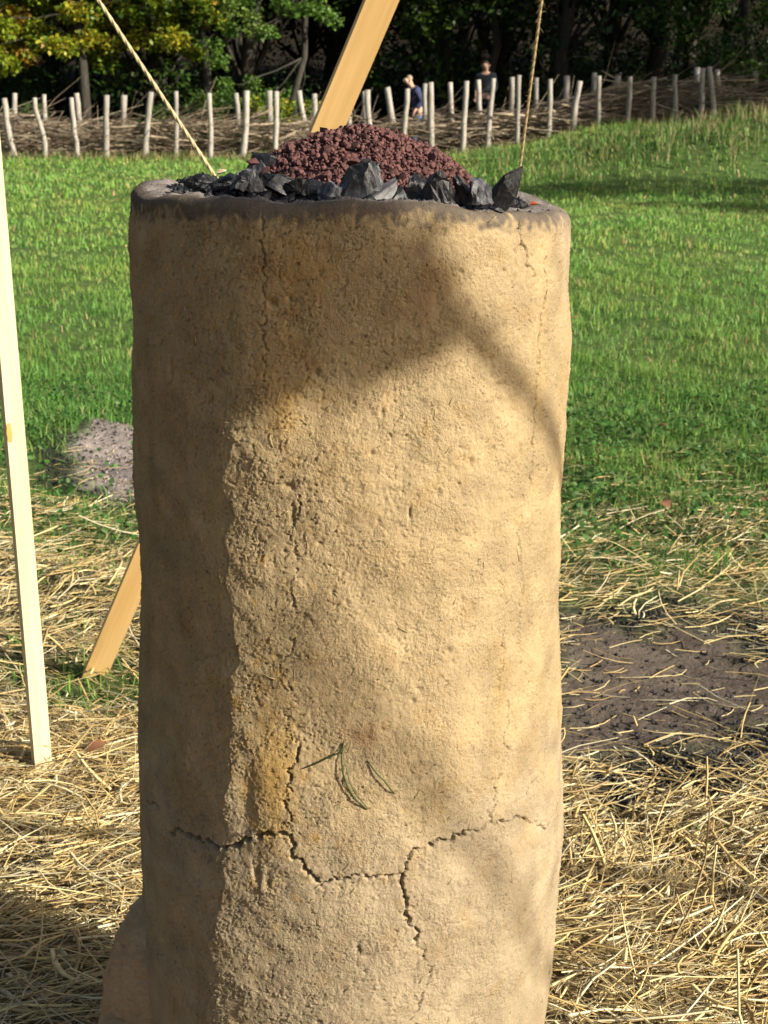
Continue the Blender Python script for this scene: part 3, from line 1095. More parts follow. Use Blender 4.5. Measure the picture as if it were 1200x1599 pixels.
A = ground(67, 1206)
A.z -= .03
batten = beam('wooden_batten', A, A + Vector((-.050, 0, 2.6)), .040, .040, (math.sin(R(25)), -math.cos(R(25)), 0), M_BATTEN, 'pale square wooden batten standing upright in the straw at far left', 'batten')
kn = at_y(15, 672, A.y)
me = hull_mesh('knot', [(.007 * math.cos(a) * (1 - abs(z) * .4), -.0205 - .0006 * (1 - abs(z)), z * .022) for z in (-1, -.5, 0, .5, 1) for a in np.linspace(0, 6.28, 8)] + [(0, -.019, 0), (.003, -.019, .01)], M_KNOT)
link('knot', me, None, batten, (-.012, 0, kn.z - A.z), label='orange resin knot')
B0 = ground(141, 1052)
B0 = B0 + Vector((0, 0, -.03))
B1 = at_y(594, 0, 3.25)
dirv = B1 - B0
beam('wooden_plank', B0, B0 + dirv * 1.28, .064, .022, (.36, -.93, .30), M_PLANK, 'smooth yellow wooden plank leaning diagonally behind the furnace', 'plank')


def rope(name, A, B, r, mat, label, sag, fuzz=0):
    A, B = Vector(A), Vector(B)
    root = empty(name, B, label, 'rope')
    L = (B - A).length
    n = int(L / .012)
    f = np.linspace(0, 1, n)
    ax = (B - A).normalized()
    n1 = ax.orthogonal().normalized()
    n2 = ax.cross(n1)
    paths, rads = [], []
    P = np.array(A)[None] + f[:, None] * np.array(B - A)[None]
    P[:, 2] -= sag * 4 * f * (1 - f)
    for k in range(3):
        ph = f * L / (r * 7.5) * 2 * math.pi / 3 * 1.4 + k * 2 * math.pi / 3
        paths.append(P + r * .5 * (np.cos(ph)[:, None] * np.array(n1) + np.sin(ph)[:, None] * np.array(n2)) - np.array(B))
        rads.append(np.full(n, r * .56))
    for k in range(3):
        V, Pq = tubes_np([paths[k]], [rads[k]], 6)
        link('strand', new_mesh('strand', V, Pq, smooth=True), mat, root)
    if fuzz:
        pp, rr = [], []
        for k in range(fuzz):
            t = random.random()
            c0 = P[int(t * (n - 1))] - np.array(B)
            d = np.random.default_rng(k).normal(0, 1, 3)
            d /= np.linalg.norm(d)
            l_ = random.uniform(.008, .022)
            pp.append([c0, c0 + d * l_ * .6 + np.array(ax) * l_ * .2, c0 + d * l_ + np.array(ax) * l_ * .5])
            rr.append(np.array([.0005, .0004, .0002]))
        V, Pq = tubes_np(pp, rr, 3, caps=False)
        link('loose_fibres', new_mesh('loose_fibres', V, Pq), mat, root, kind='stuff')
    return root


g1 = ground(793, 950)
p1 = at_y(155, 0, 4.1)
rope('guy_rope', p1 + (p1 - g1) * .12, g1 - Vector((0, 0, .03)), .0054, M_ROPE, 'pale smooth taut rope slanting from upper left towards the charcoal', .0)
g2 = ground(728, 900)
p2 = at_y(846, 0, 4.1)
rope('guy_rope', p2 + (p2 - g2) * .12, g2 - Vector((0, 0, .03)), .0042, M_JUTE, 'thin fuzzy tan jute rope running down behind the right rim', .0, fuzz=260)

# ------------------------------------------------------------------ brushwood fence
Y1, Y2 = 32.0, 33.4
FRONT_P = [(6, 153, 23, 243), (57, 152, 70, 250), (112, 152, 123, 249), (166, 148, 167, 249), (235, 143, 227, 251), (275, 142, 275, 248), (328, 145, 328, 247), (386, 141, 379, 249),
           (432, 142, 430, 246), (575, 140, 578, 242), (635, 138, 632, 234), (673, 128, 674, 230), (729, 126, 725, 226), (771, 122, 763, 219), (811, 117, 808, 216), (860, 123, 857, 214),
           (906, 126, 896, 211), (936, 118, 934, 205), (985, 119, 979, 204), (1021, 120, 1020, 202), (1056, 116, 1057, 198), (1099, 106, 1093, 195), (1108, 104, 1118, 192)]
BACK_P = [(23, 145, 25, 215), (69, 147, 72, 215), (120, 145, 126, 215), (194, 148, 190, 215), (369, 145, 372, 215), (421, 141, 422, 215), (471, 141, 476, 215), (491, 146, 493, 215),
          (546, 158, 546, 212), (570, 142, 571, 210), (606, 136, 615, 210), (663, 130, 663, 205), (703, 128, 707, 200), (749, 124, 750, 197), (799, 120, 799, 190), (837, 121, 839, 185), (885, 118, 886, 180), (929, 113, 927, 176),
          (966, 117, 967, 176), (1090, 105, 1089, 165), (1122, 108, 1122, 168)]
fence = empty('brushwood_fence', (0, Y1 + .7, float(tz(0, Y1))), 'long fence of dead branches stacked between two rows of pale posts', 'fence')
fo = np.array(fence.location)
prng = np.random.default_rng(9)
for rowi, (lst, yy) in enumerate(((FRONT_P, Y1), (BACK_P, Y2))):
    for (tx, ty, bx, by) in lst:
        B_ = at_y(bx, by, yy)
        T0 = at_y(tx, ty, yy + prng.uniform(-.1, .1))
        gz = float(tz(B_.x, B_.y)) - .12
        # carry the foot down (or up) to the ground along the post's own lean
        f = (gz - B_.z) / (T0.z - B_.z)
        B_ = B_ + (T0 - B_) * f
        L = (T0 - B_).length
        n = 7
        fr = np.linspace(0, 1, n)
        P = np.array(B_)[None] * (1 - fr[:, None]) + np.array(T0)[None] * fr[:, None]
        P[:, 0] += np.sin(fr * math.pi * prng.uniform(.8, 1.7)) * prng.normal(0, .02)
        P[1:-1, :2] += prng.normal(0, .005, (n - 2, 2))
        r0 = prng.uniform(.048, .066) if rowi == 0 else prng.uniform(.055, .075)
        rr = r0 * (1.05 - .15 * fr) * (1 + prng.normal(0, .05, n))
        V, Pq = tubes_np([P - np.array(B_)], [rr], 8)
        link('post', new_mesh('post', V, Pq, smooth=True), M_POST, fence, tuple(np.array(B_) - fo))

# stacked branches: 290 one by one, the rest as twigs
br_meshes = []
for k in range(16):
    n = 8
    f = np.linspace(-.5, .5, n)
    L = prng.uniform(1.2, 2.8)
    P = np.stack([f * L, np.zeros(n), np.zeros(n)], -1)
    P[:, 1] += prng.normal(0, .05, n).cumsum() * .35
    P[:, 2] += np.sin(f * 5 + prng.uniform(0, 6)) * prng.uniform(.02, .07) + prng.normal(0, .015, n)
    r0 = prng.uniform(.012, .026)
    paths, rads = [P], [r0 * np.linspace(1.1, .45, n)]
    for q in range(prng.integers(1, 4)):
        s = prng.integers(2, n - 1)
        d = np.array([prng.uniform(.3, .8), prng.uniform(-.4, .4), prng.uniform(-.1, .35)])
        t = np.linspace(0, 1, 4)[:, None]
        paths.append(P[s] + d * t * prng.uniform(.3, .7) + np.array([0, 0, 1]) * t ** 2 * .05)
        rads.append(np.linspace(r0 * .6, r0 * .25, 4))
    V, Pq = tubes_np(paths, rads, 5)
    me = new_mesh('branch', V, Pq, smooth=True)
    me.materials.append(M_BRANCH)
    br_meshes.append(me)


def fence_top(x):
    """height of the brush above the ground along the fence"""
    return .66 + .06 * np.sin(x * 1.3) + .05 * np.sin(x * 2.9 + 1) + .10 * sstep(2, 5.5, x)


xl, xr = at_y(-60, 200, Y1).x, at_y(1165, 200, Y1).x
for k in range(290):
    x = prng.uniform(xl, xr)
    v = prng.random() ** .8
    y = Y1 + .12 + (prng.random() ** 1.6) * (Y2 - Y1 - .2)
    top = fence_top(x)
    if x > at_y(1130, 200, Y1).x:
        top *= .6
    o = link('branch', br_meshes[k % 16], None, fence)
    o.location = tuple(np.array([x, y, float(tz(x, y)) + .04 + v * top]) - fo)
    o.rotation_euler = (prng.uniform(0, 6.28), prng.normal(0, .12), prng.normal(0, .10) + (math.pi if k % 2 else 0))
    o.scale = (prng.uniform(.7, 1.15),) * 3
paths, rads, cols_ = [], [], []
for k in range(3000):
    x = prng.uniform(xl, xr + .6)
    y = prng.uniform(Y1 + .05, Y2 - .1)
    v = prng.random()
    top = float(fence_top(x)) * (1.0 if x < xr - .5 else .55)
    L = prng.uniform(.35, 1.4)
    wild = prng.random() < .12
    a, e = prng.normal(0, .35), prng.normal(0, .22 if not wild else .7)
    d = np.array([math.cos(a) * math.cos(e), math.sin(a), math.sin(e)]) * L
    p0 = np.array([x, y, float(tz(x, y)) + .02 + v * top * 1.03])
    p1 = p0 + d * .5 + prng.normal(0, .04, 3)
    p2 = p0 + d + prng.normal(0, .06, 3)
    r = prng.uniform(.004, .012)
    paths.append([p0, p1, p2])
    rads.append(np.array([r, r * .8, r * .4]))
    t = prng.random()
    cb_ = np.array([.14, .105, .07]) if t < .45 else (np.array([.26, .20, .14]) if t < .8 else np.array([.38, .32, .24]))
    cols_ += [cb_ * prng.uniform(.75, 1.5)] * 9
V, Pq = tubes_np(paths, rads, 3, caps=False)
link('twigs', new_mesh('twigs', V - fo, Pq, np.array(cols_)), M_TWIG, fence, kind='stuff')

# ------------------------------------------------------------------ leaves / trees
def leaf_cloud(centres, radii, counts, size, palette, g, squash=.75):
    """leaf faces spread through clumps; returns verts, quads, colours"""
    C, RR, N = [], [], []
    cen = np.repeat(np.asarray(centres, float), counts, axis=0)
    rad_ = np.repeat(np.asarray(radii, float), counts)
    clump = np.repeat(np.arange(len(centres)), counts)
    n = len(cen)
    d = g.normal(0, 1, (n, 3))
    d /= np.linalg.norm(d, axis=1)[:, None]
    d *= (g.random(n) ** .45)[:, None]
    d[:, 2] *= squash
    pos = cen + d * rad_[:, None]
    az = g.uniform(0, 2 * np.pi, n)
    el = g.normal(-.25, .5, n)
    ax = np.stack([np.cos(az) * np.cos(el), np.sin(az) * np.cos(el), np.sin(el)], -1)
    up = np.array([0, 0, 1.0]) + g.normal(0, .55, (n, 3))
    sd = np.cross(ax, up)
    sd /= np.linalg.norm(sd, axis=1)[:, None] + 1e-9
    nn = np.cross(sd, ax)
    s = size * g.uniform(.6, 1.35, n)[:, None]
    v0 = pos
    v1 = pos + ax * s * .5 + sd * s * .33 + nn * s * .06
    v2 = pos + ax * s
    v3 = pos + ax * s * .5 - sd * s * .33 + nn * s * .06
    V = np.stack([v0, v1, v2, v3], 1).reshape(-1, 3)
    q = np.arange(n * 4).reshape(-1, 4)
    pal = np.asarray([p[0] for p in palette], float)
    pw = np.asarray([p[1] for p in palette], float)
    pw /= pw.sum()
    cl = g.choice(len(pal), len(centres), p=pw)
    pick = np.where(g.random(n) < .6, cl[clump], g.choice(len(pal), n, p=pw))
    col = pal[pick] * g.uniform(.65, 1.3, (n, 1))
    return V, q, np.repeat(col, 4, axis=0)


GREENS = [((.050, .105, .018), 5), ((.035, .080, .016), 4), ((.075, .125, .02), 2)]
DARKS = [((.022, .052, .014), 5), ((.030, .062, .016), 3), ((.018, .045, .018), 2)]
AUTUMN = [((.21, .27, .020), 4), ((.31, .29, .022), 3.4), ((.13, .21, .022), 5), ((.30, .18, .025), 1.0), ((.17, .08, .02), .4)]


def limb(P0, P1, g, n=6, wob=.12):
    t = np.linspace(0, 1, n)[:, None]
    P = np.array(P0) * (1 - t) + np.array(P1) * t
    L = np.linalg.norm(np.array(P1) - np.array(P0))
    P[1:-1] += g.normal(0, wob * L / n, (n - 2, 3))
    P[:, 2] += (t[:, 0] ** 2 - t[:, 0]) * .06 * L
    return P


def tree_meshes(seed, H_=12.0, low=2.2, spread=3.2, nclump=46, per=190, leaf=.17, pal=DARKS, r0=.17):
    g = np.random.default_rng(seed)
    trunk_P = limb((0, 0, -.3), (g.normal(0, .3), g.normal(0, .3), H_ * .92), g, 9, .1)
    paths, rads = [trunk_P], [np.linspace(r0 * 1.15, r0 * .2, 9)]
    cen, rad_ = [], []
    for k in range(nclump):
        f = (k + .5) / nclump
        z = low + (H_ - low) * f
        w = spread * (math.sin(math.pi * min(1, .18 + .82 * f)) ** .6 if f > .1 else .85)
        a = g.uniform(0, 2 * math.pi)
        rr = w * g.random() ** .5
        c_ = np.array([rr * math.cos(a), rr * math.sin(a), z + g.normal(0, .25)])
        cen.append(c_)
        rad_.append(g.uniform(.6, 1.15))
        if k % 2 == 0:
            ti = int(np.clip(f * 8 * .8, 1, 7))
            paths.append(limb(trunk_P[ti], c_, g, 5))
            rads.append(np.linspace(r0 * .35 * (1 - .6 * f), .012, 5))
    tv, tp = tubes_np(paths, rads, 7)
    tm = new_mesh('trunk', tv, tp, smooth=True)
    tm.materials.append(M_BARK)
    V, q, col = leaf_cloud(cen, rad_, per, leaf, pal, g)
    cm = new_mesh('crown', V, [q], col)
    cm.materials.append(M_LEAF)
    return tm, cm


def put_tree(name, meshes, x, y, rz, s, label, group=None, cat='tree'):
    t = empty(name, (x, y, float(tz(x, y)) - .05), label, cat, group)
    t.rotation_euler = (0, 0, rz)
    t.scale = (s, s, s)
    link('trunk', meshes[0], None, t)
    link('crown', meshes[1], None, t)
    return t


trng = np.random.default_rng(77)
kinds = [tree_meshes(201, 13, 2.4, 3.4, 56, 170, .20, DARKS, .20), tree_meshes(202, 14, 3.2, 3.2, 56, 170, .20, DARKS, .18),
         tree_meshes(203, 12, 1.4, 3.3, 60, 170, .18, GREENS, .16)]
# edge of the wood and rows behind
spots = []
for row, (yy, step) in enumerate([(42.0, 3.6), (46.5, 4.0), (52, 4.2), (58, 4.6), (65, 5.0)]):
    x = -19 - row * 2.5 + trng.uniform(0, 2)
    while x < 16 + row * 2.5:
        spots.append((x + trng.normal(0, .5), yy + trng.normal(0, .9), row))
        x += step
for (x, y, row) in spots:
    k = int(trng.integers(0, 2)) if row else (2 if trng.random() < .25 else int(trng.integers(0, 2)))
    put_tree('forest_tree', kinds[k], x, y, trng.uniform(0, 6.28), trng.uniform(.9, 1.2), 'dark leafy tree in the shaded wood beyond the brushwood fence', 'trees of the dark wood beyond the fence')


def hung_tree(name, label, x, y, clumps, leaf, pal, seed, H_=9.0, r0=.15, per=260):
    """edge tree whose low boughs hang where the photograph shows them; clumps: (px, py, dy, radius)"""
    g = np.random.default_rng(seed)
    gz = float(tz(x, y)) - .1
    t = empty(name, (x, y, gz), label, 'tree')
    o0 = np.array(t.location)
    trunk_P = limb((0, 0, 0), (g.normal(0, .2), g.normal(0, .2), H_), g, 9, .1)
    paths, rads = [trunk_P], [np.linspace(r0, r0 * .2, 9)]
    cen, rad_ = [], []
    for (px, py, dy, rr) in clumps:
        c_ = np.array(at_y(px, py, y + dy)) - o0
        cen.append(c_)
        rad_.append(rr)
        if len(cen) % 3 == 0:
            ti = int(np.clip((c_[2] + 1.6) / H_ * 8, 2, 7))
            paths.append(limb(trunk_P[ti], c_, g, 6))
            rads.append(np.linspace(.028, .006, 6))
    for k in range(30):                                       # the crown above the picture
        a = g.uniform(0, 6.28)
        rr = 2.6 * g.random() ** .5
        cen.append((rr * math.cos(a), rr * math.sin(a), g.uniform(4.2, H_ + .6)))
        rad_.append(g.uniform(.6, 1.0))
    V, Pq = tubes_np(paths, rads, 6)
    link('trunk', new_mesh('trunk', V, Pq, smooth=True), M_BARK, t)
    V, q, col = leaf_cloud(cen, rad_, per, leaf, pal, g, .7)
    link('crown', new_mesh('crown', V, [q], col), M_LEAF, t)
    return t


cl = []
g = np.random.default_rng(4)
for px in np.arange(-60, 340, 24):
    low_ = np.interp(px, [-60, 0, 60, 110, 160, 210, 260, 300, 350], [116, 106, 92, 84, 122, 82, 86, 80, 46])
    for py in np.arange(-60, low_, 26):
        cl.append((px + g.normal(0, 9), py + g.normal(0, 7), g.normal(0, .6), g.uniform(.26, .40)))
left_cl = [c_ for c_ in cl if c_[0] < 130]
mid_cl = [c_ for c_ in cl if c_[0] >= 130]
hung_tree('beech_tree', 'yellow green edge tree with low hanging boughs at the far left behind the fence', -7.2, 38.0, left_cl, .125, AUTUMN, 61, per=300)
hung_tree('beech_tree', 'yellow green and orange edge tree hanging low behind the slanting rope', -4.2, 38.6, mid_cl, .125, AUTUMN, 62, per=300)
cl = [(px, py, g.normal(0, .5), g.uniform(.22, .34)) for px, py in [(360, 10), (390, 25), (400, 50), (420, 48), (360, 45), (330, 70), (340, 95), (440, 5), (460, 15), (480, 12), (505, 20), (520, 30), (495, 5), (380, 0), (350, 130), (330, 150), (395, 130), (420, 150), (355, 160), (450, 150), (470, 165), (500, 165)]]
hung_tree('beech_tree', 'green leafed edge tree with pale slim trunk left of the yellow plank', at_y(466, 120, 37.5).x, 37.5, cl, .10, [((.12, .22, .04), 3), ((.09, .18, .03), 4), ((.17, .24, .05), 1)], 63, r0=.10, per=170)
cl = [(px + g.normal(0, 10), py + g.normal(0, 10), g.normal(0, .6), g.uniform(.3, .5)) for px in range(660, 880, 40) for py in (-30, 0, 30, 60) if py < 20 + 30 * math.sin(px * .03)]
hung_tree('beech_tree', 'dim green tree above the walking people right of the yellow plank', at_y(770, 120, 41).x, 41.0, cl, .11, DARKS, 64, per=130)
cl = [(px + g.normal(0, 12), py + g.normal(0, 10), g.normal(0, .6), g.uniform(.3, .5)) for px in range(1010, 1260, 36) for py in range(-30, 165, 34) if py < 60 + (px - 1010) * .55]
hung_tree('beech_tree', 'shaded green tree leaning over the right end of the fence', at_y(1150, 120, 37).x + .4, 37.5, cl, .11, GREENS, 65, per=130)


def shrub(px, py, y, w, h, n, pal, label, seed):
    g = np.random.default_rng(seed)
    P = at_y(px, py, y)
    gz = float(tz(P.x, y))
    t = empty('shrub', (P.x, y, gz - .03), label, 'shrub')
    cen = [(g.uniform(-w, w), g.normal(0, .3), g.uniform(.15, h)) for _ in range(n)]
    paths = [limb((g.normal(0, .08), g.normal(0, .05), -.05), c_, g, 5) for c_ in cen]
    V, Pq = tubes_np(paths, [np.linspace(.014, .005, 5)] * n, 5)
    link('stems', new_mesh('stems', V, Pq, smooth=True), M_BARK, t)
    V, q, col = leaf_cloud(cen, [g.uniform(.18, .32) for _ in cen], 150, .085, pal, g)
    link('foliage', new_mesh('foliage', V, [q], col), M_LEAF, t)


shrub(262, 170, 34.4, .35, 1.15, 7, GREENS, 'small bright green bush showing behind the fence by the yellowish post', 1)
shrub(350, 160, 35.5, .9, 1.4, 14, GREENS, 'green undergrowth bush behind the fence left of the charcoal', 2)
shrub(450, 165, 36.0, .9, 1.3, 14, AUTUMN, 'green and yellow bush behind the fence left of the plank', 3)
shrub(40, 185, 34.4, .3, .9, 5, GREENS, 'low weedy bush behind the fence at far left', 4)
shrub(880, 90, 38.5, 1.2, 2.0, 18, DARKS, 'dark bluish green bush behind the right half of the fence', 5)

# trees standing outside the picture on the sunward side; they shade the right of the meadow and the wood
for (x, y, k, s) in [(17.5, 27.5, 0, .88), (20.8, 24.0, 1, .86), (19.2, 31.0, 0, .95), (19.5, 33.0, 0, 1.1), (25.5, 29.5, 1, 1.15), (15.5, 37.5, 1, 1.0), (22, 38, 0, 1.15)]:
    put_tree('forest_tree', kinds[k], x, y, trng.uniform(0, 6.28), s, 'tree of the wood edge standing beyond the right side of the meadow', 'trees along the right side of the meadow')
put_tree('forest_tree', kinds[1], 18.2, 13.6, 1.0, .80, 'smaller tree standing nearest on the sunny side of the meadow')
g = np.random.default_rng(90)
cen = [(g.uniform(-16, 17), g.uniform(41, 60), 0) for _ in range(330)]
cen = [(a, b, float(tz(a, b)) + g.uniform(.1, 1.5)) for a, b, _ in cen]
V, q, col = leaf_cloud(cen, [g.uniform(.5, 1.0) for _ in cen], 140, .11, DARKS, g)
link('undergrowth', new_mesh('undergrowth', V, [q], col), M_LEAF, kind='stuff', label='dark undergrowth between the trees of the wood', category='undergrowth')

# an unseen tree, added and shaped to cast soft shade on the furnace
def sunward(px, py, t):
    th, z, P = on_furnace(px, py)
    return np.array(P + S * t)


TX, TY = 5.05, .75
yt = empty('added_shade_tree', (TX, TY, float(tz(TX, TY)) - .05), 'added unseen tree with sparse leafy limbs shaped to shade the furnace', 'tree')
yo = np.array(yt.location)
g = np.random.default_rng(15)
BANDS = [([(560, 345), (650, 425), (715, 495), (770, 555), (830, 625), (880, 760)], 4.2, .017), ([(370, 985), (480, 1060), (565, 1135), (690, 1265), (790, 1390), (840, 1500)], 5.2, .011)]  # wanted shadow bands on the wall, carried sunward into limbs
paths, rads = [], []
trunk_P = limb((0, 0, 0), (-.1, -.1, 2.1), g, 9, .06)
for (pts, t, r), ti in zip(BANDS, (8, 4)):
    P = np.array([sunward(px, py, t + .10 * k) for k, (px, py) in enumerate(pts)]) - yo
    d_ = P[-1] - P[-2]
    P = np.concatenate([P, [P[-1] + d_ * .8 + np.array([.12, .1, 0]), trunk_P[ti]]])
    tt = np.linspace(0, len(P) - 1, 22)
    P = np.stack([np.interp(tt, range(len(P)), P[:, q]) for q in range(3)], -1)
    paths.append(P)
    rads.append(np.interp(np.linspace(0, 1, 22), [0, .55, .75, 1], [r, r * .85, r * .75, r * 1.5]))
paths.append(trunk_P)
rads.append(np.linspace(.06, .03, 9))
V, Pq = tubes_np(paths, rads, 7)
link('trunk', new_mesh('trunk', V, Pq, smooth=True), M_BARK, yt)
POLY = [(215, 330), (330, 322), (470, 326), (580, 350), (635, 400), (695, 465), (735, 520), (700, 530), (640, 540), (560, 565), (450, 590), (385, 604), (300, 600), (215, 580)]  # outline of the wanted shade; added leaves fill it towards the sun


def inside(px, py, poly):
    n, c_ = len(poly), False
    j = n - 1
    for i in range(n):
        xi, yi = poly[i]
        xj, yj = poly[j]
        if (yi > py) != (yj > py) and px < (xj - xi) * (py - yi) / (yj - yi) + xi:
            c_ = not c_
        j = i
    return c_


pts = []
while len(pts) < 620:
    px, py = g.uniform(215, 740), g.uniform(310, 620)
    if inside(px, py, POLY):
        pts.append(sunward(px, py, g.uniform(3.5, 4.3)) - yo)
V, q, col = leaf_cloud(pts, [.010] * len(pts), 1, .044, GREENS, g)
link('foliage', new_mesh('foliage', V, [q], col), M_LEAF, yt)

# ------------------------------------------------------------------ grass
def blades(x, y, h, w, col, g, lean=.5):
    n = len(x)
    z = tz(x, y) - .004
    az = g.uniform(0, 2 * np.pi, n)
    ln = np.abs(g.normal(0, lean, n)) * h
    d = np.stack([np.cos(az), np.sin(az), np.zeros(n)], -1)
    fa = g.uniform(0, 2 * np.pi, n)
    sd = np.stack([np.cos(fa), np.sin(fa), np.zeros(n)], -1)
    p0 = np.stack([x, y, z], -1)
    mid = p0 + d * (ln * .32)[:, None] + np.array([0, 0, 1]) * (h * .58)[:, None]
    tip = p0 + d * ln[:, None] + np.array([0, 0, 1]) * (h * np.clip(1.05 - .35 * (ln / h), .35, 1.05))[:, None]
    w_ = (w / 2)[:, None] * sd
    V = np.stack([p0 - w_, p0 + w_, mid + w_ * .8, mid - w_ * .8, tip], 1).reshape(-1, 3)
    b = np.arange(n)[:, None] * 5
    return V, np.concatenate([b, b + 1, b + 2, b + 3], 1), np.concatenate([b + 3, b + 2, b + 4], 1), np.repeat(col, 5, axis=0)


def grass_field(regions, name, label, seed, pal, cat='grass'):
    g = np.random.default_rng(seed)
    VV, Q, T, C = [], [], [], []
    b = 0
    for (y0, y1, n, h, w, xm) in regions:
        y = np.sqrt(g.uniform(y0 ** 2, y1 ** 2, n))
        half = y * .262 + xm
        x = g.uniform(-1, 1, n) * half
        z_ = zones(x, y)
        dens = np.where(y < 9, z_['grass'], 1.0)
        tuft = .5 + .5 * np.sin(x * 6.3 + 2 * np.sin(y * 3.1)) * np.sin(y * 5.2 + 1.5 * np.sin(x * 2.7))
        keep = g.random(n) < dens * (.55 + .45 * tuft)
        keep &= (np.hypot(x - CX0, y - FY) > .42)
        x, y, tuft = x[keep], y[keep], tuft[keep]
        worn = sstep(.35, .8, np.sin(x * .9 + 2.1 * np.sin(y * .8)) * np.sin(y * 1.9 + .8 * np.sin(x * .7)) + .35 * np.sin(x * 3.7 + y * 2.9) * np.sin(y * 4.1))
        hh = h * g.uniform(.35, 1.5, len(x)) * (.55 + .75 * tuft) * (1 - .45 * worn)
        ww = w * g.uniform(.6, 1.3, len(x))
        patch = .5 + .5 * np.sin(x * 1.7 + 1.3 * np.sin(y * .9)) * np.sin(y * 1.15 + .8 * np.sin(x * 1.1))
        pal_a = np.array([p for p, _ in pal])
        pw = np.array([q for _, q in pal], float)
        pick = g.choice(len(pal_a), len(x), p=pw / pw.sum())
        col = pal_a[pick] * g.uniform(.7, 1.25, (len(x), 1))
        col = col * (1 - .35 * patch[:, None] * np.array([.0, .35, .3])) * (1 + .35 * patch[:, None] * np.array([.8, .3, .2])) * (1 + .40 * sstep(8, 16, y)[:, None] * np.array([1.15, .7, .9]))
        wc = (worn * (g.random(len(x)) < .55))[:, None]
        col = col * (1 - .75 * wc) + np.array([.25, .25, .08]) * .75 * wc
        V, q, t, c_ = blades(x, y, hh, ww, col, g, .75)
        VV.append(V)
        Q.append(q + b)
        T.append(t + b)
        C.append(c_)
        b += len(V)
    return link(name, new_mesh(name, np.concatenate(VV), [np.concatenate(Q), np.concatenate(T)], np.concatenate(C)), M_GRASS, kind='stuff', label=label, category=cat)


TURF = [((.108, .280, .050), 5), ((.140, .310, .060), 4), ((.072, .210, .040), 3), ((.200, .300, .080), 1.6), ((.34, .30, .15), .5)]
grass_field([(3.0, 5.6, 34000, .050, .0036, 1.2), (5.6, 9, 82000, .060, .0046, 1.6), (9, 14, 66000, .060, .0070, 2.0), (14, 21, 56000, .065, .011, 2.2), (21, 32, 52000, .075, .018, 2.5)],
            'meadow_grass', 'short lit green meadow grass between the straw and the fence', 31, TURF)
# taller dry grass on the bank and along the fence foot
g = np.random.default_rng(33)
n = 9000
x = np.concatenate([g.uniform(1.5, 9, n), g.uniform(-9.5, 9, 7000)])
y = np.concatenate([g.uniform(24.2, 29.5, n), g.normal(31.7, .22, 7000)])
clump = np.sin(x * 3.1 + np.sin(y * 2.3)) * np.sin(y * 2.1 + np.sin(x * 1.3))
k_ = g.random(len(x)) < .35 + .6 * (clump > .1)
x, y = x[k_], y[k_]
dry = g.random(len(x)) < np.where(y > 31, .6, .22)
col = np.where(dry[:, None], np.array([.33, .27, .13]), np.array([.10, .21, .04])) * g.uniform(.6, 1.2, (len(x), 1))
V, q, t, c_ = blades(x, y, g.uniform(.06, .24, len(x)), np.full(len(x), .014), col, g, .55)
link('tussock_grass', new_mesh('tussock_grass', V, [q, t], c_), M_GRASS, kind='stuff', label='tall part dry tussock grass on the bank and at the fence foot', category='grass')

n = 1700
x = g.normal(6.3, 1.5, n)
y = g.normal(25.9, .9, n)
k_ = (np.sin(x * 4.1) * np.sin(y * 3.3 + x) > -.25) & (x > 3.2)
x, y = x[k_], y[k_]
dry = g.random(len(x)) < .45
col = np.where(dry[:, None], np.array([.40, .32, .17]), np.array([.12, .20, .05])) * g.uniform(.6, 1.2, (len(x), 1))
V, q, t, c_ = blades(x, y, g.uniform(.18, .46, len(x)), np.full(len(x), .014), col, g, .6)
link('dry_weeds', new_mesh('dry_weeds', V, [q, t], c_), M_GRASS, kind='stuff', label='tall dry weeds on the grassy mound at right below the fence', category='weeds')

# clover and small weeds
g = np.random.default_rng(35)
n = 26000
y = np.sqrt(g.uniform(4.4 ** 2, 8.2 ** 2, n))
x = g.uniform(-1, 1, n) * (y * .262 + .3)
z_ = zones(x, y)
cl_d = sstep(560, 660, z_['py']) * sstep(930, 800, z_['py']) * (.35 + .65 * (np.sin(x * 4 + np.sin(y * 5)) * np.sin(y * 4.3) > -.1))
k_ = g.random(n) < cl_d * np.clip(z_['grass'] + .12, 0, 1) * .75
x, y = x[k_], y[k_]
n = len(x)
s = g.uniform(.006, .013, n)
z = tz(x, y) + g.uniform(.012, .05, n)
nx_, ny_ = g.normal(0, .45, n), g.normal(0, .45, n)
a = np.linspace(0, 2 * np.pi, 6, endpoint=False)
px_ = x[:, None] + s[:, None] * np.cos(a)
py_ = y[:, None] + s[:, None] * np.sin(a)
pz_ = z[:, None] + s[:, None] * (np.cos(a) * nx_[:, None] + np.sin(a) * ny_[:, None])
V = np.stack([px_, py_, pz_], -1).reshape(-1, 3)
col = np.where(g.random((n, 1)) < .3, np.array([.10, .19, .06]), np.array([.05, .14, .025])) * g.uniform(.7, 1.25, (n, 1))
link('clover_leaves', new_mesh('clover_leaves', V, [np.arange(n * 6).reshape(-1, 6)], np.repeat(col, 6, axis=0)), M_GRASS, kind='stuff', label='low green clover between the meadow grass and the straw', category='clover')

